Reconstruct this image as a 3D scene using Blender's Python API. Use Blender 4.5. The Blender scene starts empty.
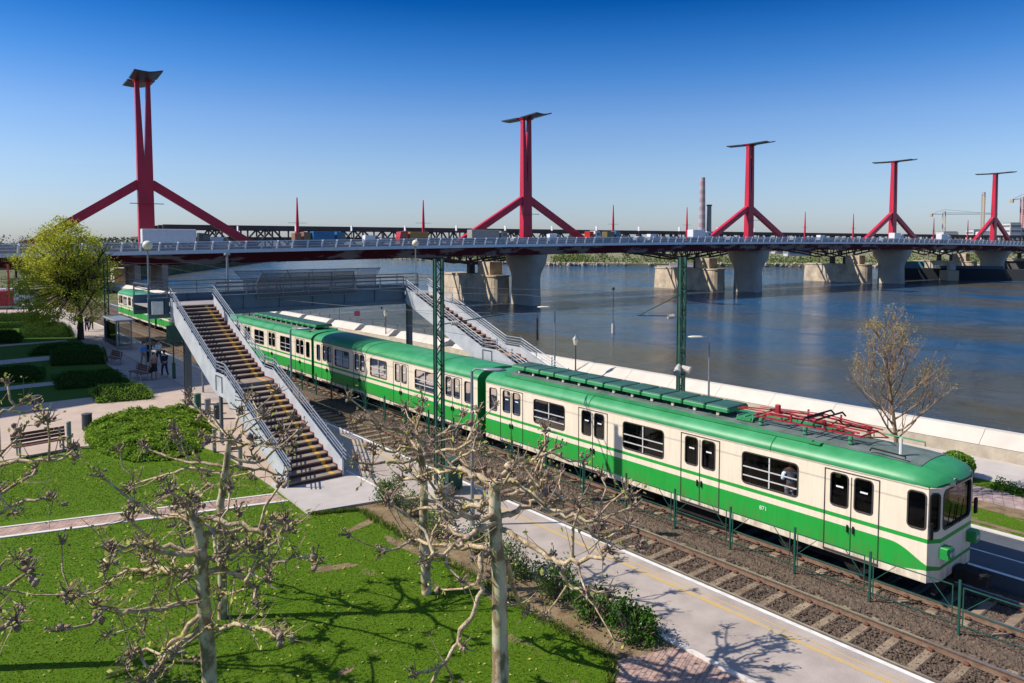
import bpy, bmesh, math, random
from mathutils import Vector, Matrix, Quaternion, noise
R = math.radians
sc = bpy.context.scene
col = sc.collection
random.seed(11)

# ---------------------------------------------------------------- materials
MATS = {}
def nodes_of(m):
    m.use_nodes = True
    nt = m.node_tree
    return nt, nt.nodes['Principled BSDF']

def mat(name, c, rough=.6, var=.12, scale=3.0, metal=0.0, bump=0.0, bscale=20.0, c2=None, spec=.5, detail=6, stretch=None, lo=.35, hi=.65):
    if name in MATS: return MATS[name]
    m = bpy.data.materials.new(name); nt, b = nodes_of(m); N = nt.nodes; L = nt.links
    tc = N.new('ShaderNodeTexCoord'); src = tc.outputs['Object']
    geo = N.new('ShaderNodeNewGeometry'); src = geo.outputs['Position']
    if stretch:
        mp = N.new('ShaderNodeMapping'); mp.inputs['Scale'].default_value = stretch
        L.new(src, mp.inputs['Vector']); src = mp.outputs['Vector']
    n = N.new('ShaderNodeTexNoise'); n.inputs['Scale'].default_value = scale; n.inputs['Detail'].default_value = detail
    n.inputs['Roughness'].default_value = .62
    L.new(src, n.inputs['Vector'])
    cr = N.new('ShaderNodeValToRGB')
    ca = [max(0, x*(1-var)) for x in c] if c2 is None else list(c)
    cb = [min(1, x*(1+var)) for x in c] if c2 is None else list(c2)
    cr.color_ramp.elements[0].position = lo; cr.color_ramp.elements[0].color = (*ca, 1)
    cr.color_ramp.elements[1].position = hi; cr.color_ramp.elements[1].color = (*cb, 1)
    L.new(n.outputs['Fac'], cr.inputs['Fac']); L.new(cr.outputs['Color'], b.inputs['Base Color'])
    b.inputs['Roughness'].default_value = rough; b.inputs['Metallic'].default_value = metal
    if rough >= .9: spec = min(spec, .15)
    b.inputs['Specular IOR Level'].default_value = spec
    if bump:
        n2 = N.new('ShaderNodeTexNoise'); n2.inputs['Scale'].default_value = bscale; n2.inputs['Detail'].default_value = 5
        L.new(src, n2.inputs['Vector'])
        bp = N.new('ShaderNodeBump'); bp.inputs['Strength'].default_value = bump; bp.inputs['Distance'].default_value = .05
        L.new(n2.outputs['Fac'], bp.inputs['Height']); L.new(bp.outputs['Normal'], b.inputs['Normal'])
    MATS[name] = m
    return m

def lawn_mat(name, base, dry, soil, patch=.62):
    m = bpy.data.materials.new(name); nt, b = nodes_of(m); N = nt.nodes; L = nt.links
    geo = N.new('ShaderNodeNewGeometry')
    def nz(s, d=6, r=.6):
        n = N.new('ShaderNodeTexNoise'); n.inputs['Scale'].default_value = s; n.inputs['Detail'].default_value = d
        n.inputs['Roughness'].default_value = r; L.new(geo.outputs['Position'], n.inputs['Vector']); return n
    fine = nz(14, 8, .75); big = nz(.55, 4); mid = nz(2.2, 6, .7)
    cr = N.new('ShaderNodeValToRGB'); cr.color_ramp.elements[0].position = .3; cr.color_ramp.elements[1].position = .72
    cr.color_ramp.elements[0].color = (*[x*.55 for x in base], 1); cr.color_ramp.elements[1].color = (*[x*1.5 for x in base], 1)
    L.new(fine.outputs['Fac'], cr.inputs['Fac'])
    mx = N.new('ShaderNodeMix'); mx.data_type = 'RGBA'
    r2 = N.new('ShaderNodeValToRGB'); r2.color_ramp.elements[0].position = .5; r2.color_ramp.elements[1].position = .72
    L.new(mid.outputs['Fac'], r2.inputs['Fac']); 
    mul = N.new('ShaderNodeMath'); mul.operation = 'MULTIPLY'; mul.inputs[1].default_value = .5
    L.new(r2.outputs['Color'], mul.inputs[0]); L.new(mul.outputs[0], mx.inputs['Factor'])
    L.new(cr.outputs['Color'], mx.inputs['A']); mx.inputs['B'].default_value = (*dry, 1)
    mx2 = N.new('ShaderNodeMix'); mx2.data_type = 'RGBA'
    ad = N.new('ShaderNodeMath'); ad.operation = 'ADD'
    L.new(big.outputs['Fac'], ad.inputs[0]); m3 = N.new('ShaderNodeMath'); m3.operation = 'MULTIPLY'; m3.inputs[1].default_value = .35
    sub = N.new('ShaderNodeMath'); sub.operation = 'SUBTRACT'; sub.inputs[1].default_value = .5
    L.new(mid.outputs['Fac'], sub.inputs[0]); L.new(sub.outputs[0], m3.inputs[0]); L.new(m3.outputs[0], ad.inputs[1])
    r3 = N.new('ShaderNodeValToRGB'); r3.color_ramp.elements[0].position = patch; r3.color_ramp.elements[1].position = patch+.07
    L.new(ad.outputs[0], r3.inputs['Fac']); L.new(r3.outputs['Color'], mx2.inputs['Factor'])
    L.new(mx.outputs['Result'], mx2.inputs['A']); mx2.inputs['B'].default_value = (*soil, 1)
    L.new(mx2.outputs['Result'], b.inputs['Base Color']); b.inputs['Roughness'].default_value = .95
    b.inputs['Specular IOR Level'].default_value = .15
    bp = N.new('ShaderNodeBump'); bp.inputs['Strength'].default_value = .9; bp.inputs['Distance'].default_value = .06
    L.new(fine.outputs['Fac'], bp.inputs['Height']); L.new(bp.outputs['Normal'], b.inputs['Normal'])
    MATS[name] = m
    return m

def brick_mat(name, c1, c2, mortar, scale=1.0, w=.2, h=.1, rough=.85, ms=.012):
    m = bpy.data.materials.new(name); nt, b = nodes_of(m); N = nt.nodes; L = nt.links
    geo = N.new('ShaderNodeNewGeometry')
    mp = N.new('ShaderNodeMapping'); mp.inputs['Rotation'].default_value = (0, 0, -.35)
    L.new(geo.outputs['Position'], mp.inputs['Vector'])
    t = N.new('ShaderNodeTexBrick'); t.inputs['Scale'].default_value = scale
    t.inputs['Brick Width'].default_value = w; t.inputs['Row Height'].default_value = h; t.inputs['Mortar Size'].default_value = ms
    t.inputs['Color1'].default_value = (*c1, 1); t.inputs['Color2'].default_value = (*c2, 1); t.inputs['Mortar'].default_value = (*mortar, 1)
    L.new(mp.outputs['Vector'], t.inputs['Vector'])
    n = N.new('ShaderNodeTexNoise'); n.inputs['Scale'].default_value = 2.5; n.inputs['Detail'].default_value = 8
    L.new(geo.outputs['Position'], n.inputs['Vector'])
    cr = N.new('ShaderNodeValToRGB'); cr.color_ramp.elements[0].color = (.62, .62, .62, 1); cr.color_ramp.elements[1].color = (1.25, 1.2, 1.15, 1)
    cr.color_ramp.elements[0].position = .3; cr.color_ramp.elements[1].position = .7
    L.new(n.outputs['Fac'], cr.inputs['Fac'])
    mx = N.new('ShaderNodeMix'); mx.data_type = 'RGBA'; mx.blend_type = 'MULTIPLY'; mx.inputs['Factor'].default_value = 1
    L.new(t.outputs['Color'], mx.inputs['A']); L.new(cr.outputs['Color'], mx.inputs['B'])
    L.new(mx.outputs['Result'], b.inputs['Base Color']); b.inputs['Roughness'].default_value = rough
    MATS[name] = m
    return m

# ---------------------------------------------------------------- mesh builder
class MB:
    def __init__(s): s.v = []; s.f = []
    def add(s, vs, fs):
        n = len(s.v); s.v += [tuple(v) for v in vs]; s.f += [tuple(i+n for i in f) for f in fs]; return s
    def box(s, c, d, rz=0, rot=None):
        x, y, z = d[0]/2, d[1]/2, d[2]/2
        vs = [Vector(p) for p in ((-x,-y,-z),(x,-y,-z),(x,y,-z),(-x,y,-z),(-x,-y,z),(x,-y,z),(x,y,z),(-x,y,z))]
        M = Matrix.Rotation(rz, 3, 'Z') if rot is None else rot
        vs = [M @ v + Vector(c) for v in vs]
        return s.add(vs, [(0,3,2,1),(4,5,6,7),(0,1,5,4),(1,2,6,5),(2,3,7,6),(3,0,4,7)])
    def bx(s, x0, x1, y0, y1, z0, z1):
        return s.box(((x0+x1)/2,(y0+y1)/2,(z0+z1)/2),(x1-x0,y1-y0,z1-z0))
    def cbox(s, c, d, ch=.02, rz=0):
        # box with chamfered vertical and top edges
        x, y, z = d[0]/2, d[1]/2, d[2]/2
        def ring(xx, yy, zz, k): return [(-xx+k,-yy,zz),(xx-k,-yy,zz),(xx,-yy+k,zz),(xx,yy-k,zz),(xx-k,yy,zz),(-xx+k,yy,zz),(-xx,yy-k,zz),(-xx,-yy+k,zz)]
        vs = ring(x,y,-z,ch)+ring(x,y,z-ch,ch)+ring(x-ch,y-ch,z,ch)
        M = Matrix.Rotation(rz, 3, 'Z'); vs = [M @ Vector(v) + Vector(c) for v in vs]
        fs = [tuple(range(7,-1,-1)), tuple(range(16,24))]
        for k in (0, 8):
            for i in range(8): fs.append((k+i, k+(i+1)%8, k+8+(i+1)%8, k+8+i))
        return s.add(vs, fs)
    def beam(s, p, q, w, h=None, up=(0,0,1)):
        h = w if h is None else h
        p = Vector(p); q = Vector(q); d = q-p
        if d.length < 1e-6: return s
        d.normalize(); u = Vector(up)
        if abs(d.dot(u)) > .999: u = Vector((1,0,0))
        a = d.cross(u).normalized(); b = a.cross(d).normalized()
        a *= w/2; b *= h/2
        vs = [p-a-b,p+a-b,p+a+b,p-a+b,q-a-b,q+a-b,q+a+b,q-a+b]
        return s.add(vs, [(3,2,1,0),(4,5,6,7),(0,1,5,4),(1,2,6,5),(2,3,7,6),(3,0,4,7)])
    def tube(s, pts, radii, n=6, cap=True):
        pts = [Vector(p) for p in pts]
        if not hasattr(radii, '__len__'): radii = [radii]*len(pts)
        rings = []; a = None
        for i, p in enumerate(pts):
            d = (pts[min(i+1,len(pts)-1)]-pts[max(i-1,0)])
            if d.length < 1e-7: d = Vector((0,0,1))
            d.normalize()
            if a is None:
                u = Vector((0,0,1)) if abs(d.z) < .9 else Vector((1,0,0))
                a = d.cross(u).normalized()
            else:
                a = (a - d*a.dot(d))
                if a.length < 1e-6: a = d.orthogonal()
                a.normalize()
            b = d.cross(a)
            rings.append([p + (a*math.cos(2*math.pi*k/n)+b*math.sin(2*math.pi*k/n))*radii[i] for k in range(n)])
        base = len(s.v)
        for r in rings: s.v += [tuple(x) for x in r]
        for i in range(len(pts)-1):
            for k in range(n):
                s.f.append((base+i*n+k, base+i*n+(k+1)%n, base+(i+1)*n+(k+1)%n, base+(i+1)*n+k))
        if cap and n > 2:
            s.f.append(tuple(base+k for k in range(n-1,-1,-1))); m = base+(len(pts)-1)*n
            s.f.append(tuple(m+k for k in range(n)))
        return s
    def cyl(s, c, r, h, n=16, r2=None): 
        return s.tube([c,(c[0],c[1],c[2]+h)],[r, r if r2 is None else r2], n)
    def prism(s, poly, z0, z1):
        n = len(poly)
        A = sum(poly[i][0]*poly[(i+1)%n][1]-poly[(i+1)%n][0]*poly[i][1] for i in range(n))
        if A < 0: poly = poly[::-1]
        zz0 = z0 if hasattr(z0,'__len__') else [z0]*n
        zz1 = z1 if hasattr(z1,'__len__') else [z1]*n
        vs = [(p[0],p[1],z) for p,z in zip(poly,zz0)]+[(p[0],p[1],z) for p,z in zip(poly,zz1)]
        fs = [tuple(range(n-1,-1,-1)), tuple(range(n,2*n))]+[(i,(i+1)%n,n+(i+1)%n,n+i) for i in range(n)]
        return s.add(vs, fs)
    def sheet(s, poly, z):
        n = len(poly)
        A = sum(poly[i][0]*poly[(i+1)%n][1]-poly[(i+1)%n][0]*poly[i][1] for i in range(n))
        if A < 0: poly = poly[::-1]
        return s.add([(p[0],p[1],z) for p in poly],[tuple(range(n))])
    def blob(s, c, r, sub=1, jit=.25, sx=1, sy=1, sz=1):
        bm = bmesh.new(); bmesh.ops.create_icosphere(bm, subdivisions=sub, radius=1)
        o = random.random()*100
        vs = []
        for v in bm.verts:
            k = 1+jit*noise.noise(v.co*1.7+Vector((o,o,o)))*2
            vs.append((c[0]+v.co.x*r*sx*k, c[1]+v.co.y*r*sy*k, c[2]+v.co.z*r*sz*k))
        fs = [tuple(x.index for x in f.verts) for f in bm.faces]; bm.free()
        return s.add(vs, fs)
    def leaf(s, p, size, d=None):
        d = Vector((random.gauss(0,1),random.gauss(0,1),random.gauss(0,1))) if d is None else Vector(d)
        if d.length < 1e-5: d = Vector((0,0,1))
        d.normalize(); a = d.orthogonal().normalized(); a.rotate(Quaternion(d, random.random()*6.28)); b = d.cross(a)
        p = Vector(p); L = size; W = size*.55
        return s.add([p-a*L*.5, p+b*W*.5, p+a*L*.5, p-b*W*.5], [(0,1,2,3)])
    def build(s, name, m, parent=None, smooth=False, angle=None):
        me = bpy.data.meshes.new(name); me.from_pydata(s.v, [], s.f); me.update()
        o = bpy.data.objects.new(name, me); col.objects.link(o)
        if m is not None: me.materials.append(m)
        if smooth:
            for p in me.polygons: p.use_smooth = True
            if angle: me.set_sharp_from_angle(angle=R(angle))
        if parent is not None: adopt(o, parent)
        return o

def build_multi(name, parts, parent, smooth=False):
    me = bpy.data.meshes.new(name); V = []; Fc = []; idx = []
    for k, (mb, m) in enumerate(parts):
        n = len(V); V += mb.v; Fc += [tuple(i+n for i in f) for f in mb.f]; idx += [k]*len(mb.f); me.materials.append(m)
    me.from_pydata(V, [], Fc); me.update(); me.polygons.foreach_set('material_index', idx)
    if smooth: me.polygons.foreach_set('use_smooth', [i == 0 for i in idx])
    o = bpy.data.objects.new(name, me); col.objects.link(o); adopt(o, parent); return o
def worldloc(o):
    v = Vector((0,0,0))
    while o is not None: v += o.location if o.parent is None else Vector((0,0,0)); o = o.parent
    return v
def adopt(o, parent):
    # keep the world-space vertices where they are
    o.parent = parent
    if parent.type == 'EMPTY' and parent.parent is None:
        o.matrix_parent_inverse = Matrix.Translation(-parent.location)
def tag(o, label=None, cat=None, group=None, kind=None):
    if label: o['label'] = label
    if cat: o['category'] = cat
    if group: o['group'] = group
    if kind: o['kind'] = kind
    return o
def root(name, loc, label, cat, group=None, kind=None):
    o = bpy.data.objects.new(name, None); col.objects.link(o); o.location = loc; o.empty_display_size = .3
    return tag(o, label, cat, group, kind)
KIDS = {}
def children(o): return [c for c in bpy.data.objects if c.parent == o]
def copy_tree(o, parent=None, index=None):
    if index is None:
        index = {}
        for c in bpy.data.objects:
            if c.parent: index.setdefault(c.parent.name, []).append(c)
    c = o.copy(); col.objects.link(c)
    if parent is not None:
        c.parent = parent; c.matrix_parent_inverse = o.matrix_parent_inverse.copy()
    for ch in index.get(o.name, []): copy_tree(ch, c, index)
    return c
def struct(name, mb, m, smooth=False):
    o = mb.build(name, m, None, smooth); o['kind'] = 'structure'; return o

# ---------------------------------------------------------------- camera, sky and sun
F0 = 738.0; PT = math.atan(F0/12500); CY = 243+F0*math.tan(PT); TH = R(39.2); CAMZ = 8.9
cd = bpy.data.cameras.new('camera'); cam = bpy.data.objects.new('camera', cd); col.objects.link(cam)
cd.sensor_fit = 'HORIZONTAL'; cd.sensor_width = 36; cd.lens = F0/1024*36
cd.shift_y = (CY-341.5)/1024
cam.location = (0, 0, CAMZ); cam.rotation_euler = (R(90)-PT, 0, -TH)
cd.clip_start = .1; cd.clip_end = 20000
sc.camera = cam

SUN_EL = R(44); SH = Vector((.819, -.574, 0)).normalized()       # direction the shadows fall
w = bpy.data.worlds.new('World'); sc.world = w; w.use_nodes = True
nt = w.node_tree; N = nt.nodes; L = nt.links; bg = N['Background']
sky = N.new('ShaderNodeTexSky'); sky.sky_type = 'NISHITA'; sky.sun_disc = False
sky.sun_elevation = SUN_EL
sx, sy = -SH.x, -SH.y                                            # direction towards the sun
sky.sun_rotation = math.atan2(sx, sy)
sky.air_density = 1.15; sky.dust_density = .6; sky.ozone_density = 2.5
# polarising-filter look: the sky deepens with height above the horizon
tc = N.new('ShaderNodeTexCoord'); sp = N.new('ShaderNodeSeparateXYZ'); L.new(tc.outputs['Generated'], sp.inputs[0])
cr = N.new('ShaderNodeValToRGB'); e = cr.color_ramp.elements
e[0].position = 0; e[0].color = (.59, .69, 1.0, 1)
e[1].position = 1; e[1].color = (.80, .86, .95, 1)
SKY_STOPS = [(.035, (.59,.69,1.0)), (.10, (.57,.68,.93)), (.16, (.44,.60,.90)), (.22, (.19,.46,.84)), (.265, (.07,.34,.74)), (.30, (.010,.23,.60)), (.36, (.01,.2,.56)), (.55, (.45,.58,.82))]
for p_, c_ in SKY_STOPS:
    x_ = cr.color_ramp.elements.new(p_); x_.color = (*c_, 1)
L.new(sp.outputs['Z'], cr.inputs['Fac'])
mx = N.new('ShaderNodeMix'); mx.data_type = 'RGBA'; mx.blend_type = 'MULTIPLY'; mx.inputs['Factor'].default_value = 1
L.new(sky.outputs['Color'], mx.inputs['A']); L.new(cr.outputs['Color'], mx.inputs['B']); L.new(mx.outputs['Result'], bg.inputs['Color'])
bg.inputs['Strength'].default_value = .125
sd = bpy.data.lights.new('sun', 'SUN'); so = bpy.data.objects.new('sun', sd); col.objects.link(so)
sd.energy = 4.6; sd.angle = R(.5); sd.color = (1.0, .93, .82)
tosun = Vector((sx*math.cos(SUN_EL), sy*math.cos(SUN_EL), math.sin(SUN_EL)))
so.rotation_euler = (-tosun).to_track_quat('-Z', 'Y').to_euler(); so.location = tosun*200
sc.view_settings.view_transform = 'Standard'; sc.view_settings.look = 'None'; sc.view_settings.gamma = 1
sc.view_settings.exposure = 0.3; sc.view_settings.use_curve_mapping = False
sc.cycles.max_bounces = 6; sc.cycles.transparent_max_bounces = 12
sc.cycles.caustics_reflective = False; sc.cycles.caustics_refractive = False
# ================================================================ SETTING
asphalt = mat('platform_asphalt', (.34,.285,.25), .9, .10, .9, bump=.25, bscale=60, c2=(.46,.39,.345), detail=10, lo=.3, hi=.6)
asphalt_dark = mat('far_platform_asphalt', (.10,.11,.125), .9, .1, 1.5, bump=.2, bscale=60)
prom_mat = mat('promenade_paving', (.50,.39,.32), .9, .08, .9, bump=.2, bscale=40)
conc = mat('concrete', (.45,.42,.38), .85, .12, .8, bump=.2, bscale=15)
conc_light = mat('pale_concrete', (.66,.61,.55), .85, .10, .5, bump=.15, bscale=12)
conc_beige = mat('weathered_concrete', (.46,.40,.31), .9, .16, 1.6, bump=.3, bscale=9)
white_line = mat('white_line_paint', (.72,.70,.66), .7, .12, 4)
yellow_line = mat('yellow_line_paint', (.56,.37,.13), .8, .22, 6, c2=(.45,.36,.24), detail=10, lo=.42, hi=.62)
lawn = lawn_mat('lawn_grass', (.084,.166,.006), (.135,.205,.014), (.24,.20,.09), .64)
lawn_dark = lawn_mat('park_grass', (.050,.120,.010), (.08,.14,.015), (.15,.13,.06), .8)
soil = mat('soil', (.17,.115,.065), .95, .3, 2.2, bump=.6, bscale=30, c2=(.30,.22,.13))
bankm = mat('bank_earth', (.07,.09,.03), .95, .3, .2, c2=(.16,.15,.08))
ballast_m = mat('ballast_bed', (.07,.052,.038), .95, .4, 9, bump=1.0, bscale=25, c2=(.20,.15,.11), detail=10)
pinkbrick = brick_mat('brick_paving', (.42,.27,.22), (.50,.34,.28), (.22,.17,.15), 1, .22, .11)
crazy = brick_mat('pink_paving', (.45,.32,.29), (.38,.29,.27), (.22,.17,.16), 1, .3, .3)

def water_mat():
    m = bpy.data.materials.new('river_water'); nt, b = nodes_of(m); N = nt.nodes; L = nt.links
    geo = N.new('ShaderNodeNewGeometry')
    def nz(scale, st, det=4, rot=0.0, rough=.55, dist=0.0):
        mp = N.new('ShaderNodeMapping'); mp.inputs['Scale'].default_value = st; mp.inputs['Rotation'].default_value = (0,0,rot)
        L.new(geo.outputs['Position'], mp.inputs['Vector'])
        n = N.new('ShaderNodeTexNoise'); n.inputs['Scale'].default_value = scale; n.inputs['Detail'].default_value = det
        n.inputs['Roughness'].default_value = rough; n.inputs['Distortion'].default_value = dist
        L.new(mp.outputs['Vector'], n.inputs['Vector']); return n
    patch = nz(.009, (2.2,.7,1), 5, .5, .6, .6); swirl = nz(.06, (1,1,1), 5, 0, .6, 1.5)
    wave = nz(.55, (1.5,.6,1), 6, .8, .7); rip = nz(3.2, (1.3,.7,1), 5, .6, .7)
    # muddy brown water; blue patches paint the sky's reflection into the colour
    cr = N.new('ShaderNodeValToRGB'); cr.color_ramp.elements[0].position = .40; cr.color_ramp.elements[1].position = .60
    cr.color_ramp.elements[0].color = (.090,.080,.045,1); cr.color_ramp.elements[1].color = (.018,.095,.21,1)
    L.new(patch.outputs['Fac'], cr.inputs['Fac']); L.new(cr.outputs['Color'], b.inputs['Base Color'])
    b.inputs['IOR'].default_value = 1.33
    rr = N.new('ShaderNodeValToRGB'); rr.color_ramp.elements[0].position = .38; rr.color_ramp.elements[1].position = .64
    rr.color_ramp.elements[0].color = (.06,)*3+(1,); rr.color_ramp.elements[1].color = (.15,)*3+(1,)
    L.new(swirl.outputs['Fac'], rr.inputs['Fac']); L.new(rr.outputs['Color'], b.inputs['Roughness'])
    st = N.new('ShaderNodeMapRange'); st.inputs['From Min'].default_value = .36; st.inputs['From Max'].default_value = .64
    st.inputs['To Min'].default_value = .16; st.inputs['To Max'].default_value = .62
    L.new(patch.outputs['Fac'], st.inputs['Value'])
    b1 = N.new('ShaderNodeBump'); b1.inputs['Distance'].default_value = 3.4; L.new(st.outputs[0], b1.inputs['Strength']); L.new(wave.outputs['Fac'], b1.inputs['Height'])
    b2 = N.new('ShaderNodeBump'); b2.inputs['Distance'].default_value = .3; b2.inputs['Strength'].default_value = .8; L.new(rip.outputs['Fac'], b2.inputs['Height'])
    L.new(b1.outputs['Normal'], b2.inputs['Normal'])
    b3 = N.new('ShaderNodeBump'); b3.inputs['Distance'].default_value = 3.5; b3.inputs['Strength'].default_value = .4; L.new(swirl.outputs['Fac'], b3.inputs['Height'])
    L.new(b2.outputs['Normal'], b3.inputs['Normal']); L.new(b3.outputs['Normal'], b.inputs['Normal'])
    return m
WZ = -8.5
m = MB(); m.sheet([(-4000,-2500),(7000,-2500),(7000,7000),(-4000,7000)], WZ); struct('river_water', m, water_mat())

def wallx(y): return 34.5-.0263*y
# near bank land body (everything else is laid on it)
bank = [(-3000,-900),(35.9,-900),(36.6,-60),(wallx(0)+1.2,0),(wallx(170)+1.2,170),(34,230),(60,350),(105,432),(230,640),(350,900),(600,1400),(-3000,3000)]
m = MB(); m.prism(bank, WZ-1, -.48); struct('ground', m, bankm)
# far bank
fb = [(3500,-900),(1400,-300),(760,60),(589,178),(520,262),(381,410),(385,520),(420,800),(520,1300),(3500,3500)]
m = MB(); m.prism(fb, WZ-1, WZ+2.2); struct('far_bank', m, mat('far_bank_earth', (.13,.14,.06), .95, .3, .05, c2=(.30,.27,.18)))

# track bed
m = MB(); m.sheet([(15.68,-30),(22.32,-30),(22.32,170),(15.68,170)], -.4); struct('track_bed', m, ballast_m)
# near platform slab, its white edge strip and yellow lines
def strip(x0, x1, y0, y1, z): return [(x0,y0),(x1,y0),(x1,y1),(x0,y1)], z
m = MB(); m.prism([(12.9,-30),(15.7,-30),(15.7,130),(12.9,130)], -.5, .05); struct('platform', m, asphalt)
m = MB(); m.sheet([(15.55,-30),(15.69,-30),(15.69,130),(15.55,130)], .054); m.build('platform_edge_line', white_line)['kind'] = 'structure'
m = MB(); m.sheet([(14.92,-30),(15.07,-30),(15.07,130),(14.92,130)], .054); m.sheet([(15.22,-30),(15.27,-30),(15.27,17),(15.22,17)], .054)
m.build('platform_yellow_line', yellow_line)['kind'] = 'structure'
m = MB(); m.prism([(12.78,-30),(12.895,-30),(12.895,26),(12.78,26)], -.5, .075); m.build('platform_kerb', conc_light)['kind'] = 'structure'

# far platform
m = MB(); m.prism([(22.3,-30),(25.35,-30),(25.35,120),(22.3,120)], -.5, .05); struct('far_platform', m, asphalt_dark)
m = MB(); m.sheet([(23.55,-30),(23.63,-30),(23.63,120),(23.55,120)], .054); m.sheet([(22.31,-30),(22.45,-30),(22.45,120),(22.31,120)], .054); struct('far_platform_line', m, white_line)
m = MB(); m.prism([(25.354,-30),(25.55,-30),(25.55,120),(25.354,120)], -.5, .09); struct('far_kerb', m, conc_light)
m = MB(); m.prism([(25.554,-30),(31.1,-30),(31.1,120),(25.554,120)], -.5, -.02); struct('verge_grass', m, lawn)
m = MB(); m.sheet([(26.1,-30),(26.35,-30),(26.35,120),(26.1,120)], -.012); m.sheet([(27.6,-30),(28.45,-30),(28.45,120),(27.6,120)], -.012); struct('dirt_strip', m, soil)
m = MB(); m.sheet([(28.45,-30),(30.1,-30),(30.1,120),(28.45,120)], -.008); struct('pink_path', m, crazy)
m = MB(); m.prism([(31.104,-30),(wallx(-30)+.6,-30),(wallx(165)+.6,165),(31.104,165)], -.5, .0); struct('river_promenade', m, mat('river_promenade_paving', (.50,.45,.41), .9, .08, .7))

# park lawns, paths and plaza on the camera's side
m = MB(); m.prism([(-40,-30),(7.9,-30),(7.9,7.4),(11.35,10.42),(11.3,21.9),(9.95,22.6),(9.95,31.5),(9.6,33),(7,36.5),(-40,33)], -.5, 0); struct('lawn', m, lawn)
m = MB(); m.prism([(11.354,9.9),(12.776,9.9),(12.776,26.2),(11.354,26.2)], -.5, .012); struct('planting_bed', m, soil)
m = MB(); m.prism([(7.904,-30),(12.776,-30),(12.776,9.89),(11.36,10.39),(7.904,7.38)], -.5, .03); struct('brick_pavement', m, pinkbrick)
m = MB(); m.prism([(9.954,26.3),(12.896,26.3),(12.896,48),(-40,48),(-40,33.004),(7.004,36.504),(9.604,33.004),(9.954,31.504)], -.5, .02); struct('plaza', m, prom_mat)
m = MB(); m.prism([(10.7,48.004),(12.896,48.004),(12.896,130),(12.2,130),(11.9,78),(10.9,60)], -.5, .02); struct('walkway', m, mat('walkway_paving', (.34,.29,.27), .9, .1, .8))
m = MB(); m.prism([(9.8,22.62),(12.776,22.0),(12.776,26.296),(9.96,26.296)], -.5, .09); struct('stair_landing', m, mat('landing_slab', (.46,.41,.38), .9, .08, 1.1))
m = MB(); m.sheet([(-14,31.5),(9.8,24.35),(9.8,25.15),(-14,32.4)], .008); struct('brick_path', m, pinkbrick)
m = MB(); m.prism([(-14,31.36),(9.8,24.2),(9.8,24.346),(-14,31.49)], -.1, .035); m.prism([(-14,32.41),(9.8,25.16),(9.8,25.26),(-14,32.53)], -.1, .03); struct('path_kerb', m, conc_light)
# shaded park behind the plaza, crossed by pale paths
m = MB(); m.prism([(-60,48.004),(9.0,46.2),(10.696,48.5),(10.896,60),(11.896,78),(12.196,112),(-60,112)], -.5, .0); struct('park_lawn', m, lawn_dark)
m = MB()
for y0, y1, t in ((53.6,55.0,.3),(65.2,67.6,.5),(76.6,77.8,.6),(83.5,85.0,.8),(92.5,94.2,.9)):
    m.sheet([(-60,y0-6*t),(10.85,y0+.7*t),(10.85,y1+.7*t),(-60,y1-6*t)], .008)
struct('park_paths', m, mat('park_path_paving', (.42,.39,.36), .9, .08, 1))
m = MB(); m.sheet([(-60,104),(12.6,104),(12.8,125),(-60,125)], -.1); struct('side_street', m, mat('side_street_paving', (.46,.36,.30), .9, .1, .6))
m = MB(); m.sheet([(-200,125.1),(12.8,125.1),(12.8,150),(-200,150)], -.1); struct('road', m, mat('road_asphalt', (.06,.06,.065), .9, .1, 1))

# riverside retaining wall with its battered white parapet
m = MB(); Lw = []
def wseg(mb, y0, y1):
    for (xa, za), (xb, zb) in (((0,.0),(0,.5)),((0,.5),(.04,.52))):
        pass
    a = lambda y, dx, z: (wallx(y)+dx, y, z)
    return mb
face = MB(); par = MB(); cop = MB()
def wallquad(mb, y0, y1, prof):
    n = len(prof); vs = [(wallx(y0)+dx, y0, z) for dx, z in prof]+[(wallx(y1)+dx, y1, z) for dx, z in prof]
    fs = [(i, (i+1)%n, n+(i+1)%n, n+i)[::-1] for i in range(n)]+[tuple(range(n)), tuple(range(2*n-1,n-1,-1))]
    mb.add(vs, fs)
wroot = root('river_wall', (wallx(40),40,0), 'long beige riverside wall topped by a white sloping parapet along the promenade', 'wall')
wallquad(face, -40, 170, [(0,-.3),(0,.50),(.62,.52),(1.19,.5),(1.19,-.3)])
gaps = [(y, y+1.1) for y in (48.5, 57.0, 63.2, 69.5, 76.0, 82.5, 89, 97, 106, 116, 127)]
y = -40.0
for g0, g1 in gaps+[(170,171)]:
    yy = y
    while yy < g0-.01:
        y2 = min(g0, yy+3.2)
        wallquad(par, yy+.01, y2-.01, [(.04,.522),(.34,.78),(.36,.77),(.70,1.05),(1.1,1.05),(1.1,.522)])
        yy = y2
    y = g1
face.build('wall_face', conc_beige, wroot); par.build('parapet', mat('white_parapet', (.58,.52,.45), .85, .08, .6, bump=.1, bscale=8), wroot)
rl = MB()
for z in (1.35, 1.55): rl.tube([(wallx(47)+.95,47,z),(wallx(150)+.95,150,z)], .022, 4)
yy = 47.0
while yy < 150: rl.beam((wallx(yy)+.95,yy,1.16),(wallx(yy)+.95,yy,1.56),.04); yy += 2.2
rl.build('railing', mat('dark_iron', (.04,.045,.05), .5), wroot)
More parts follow.
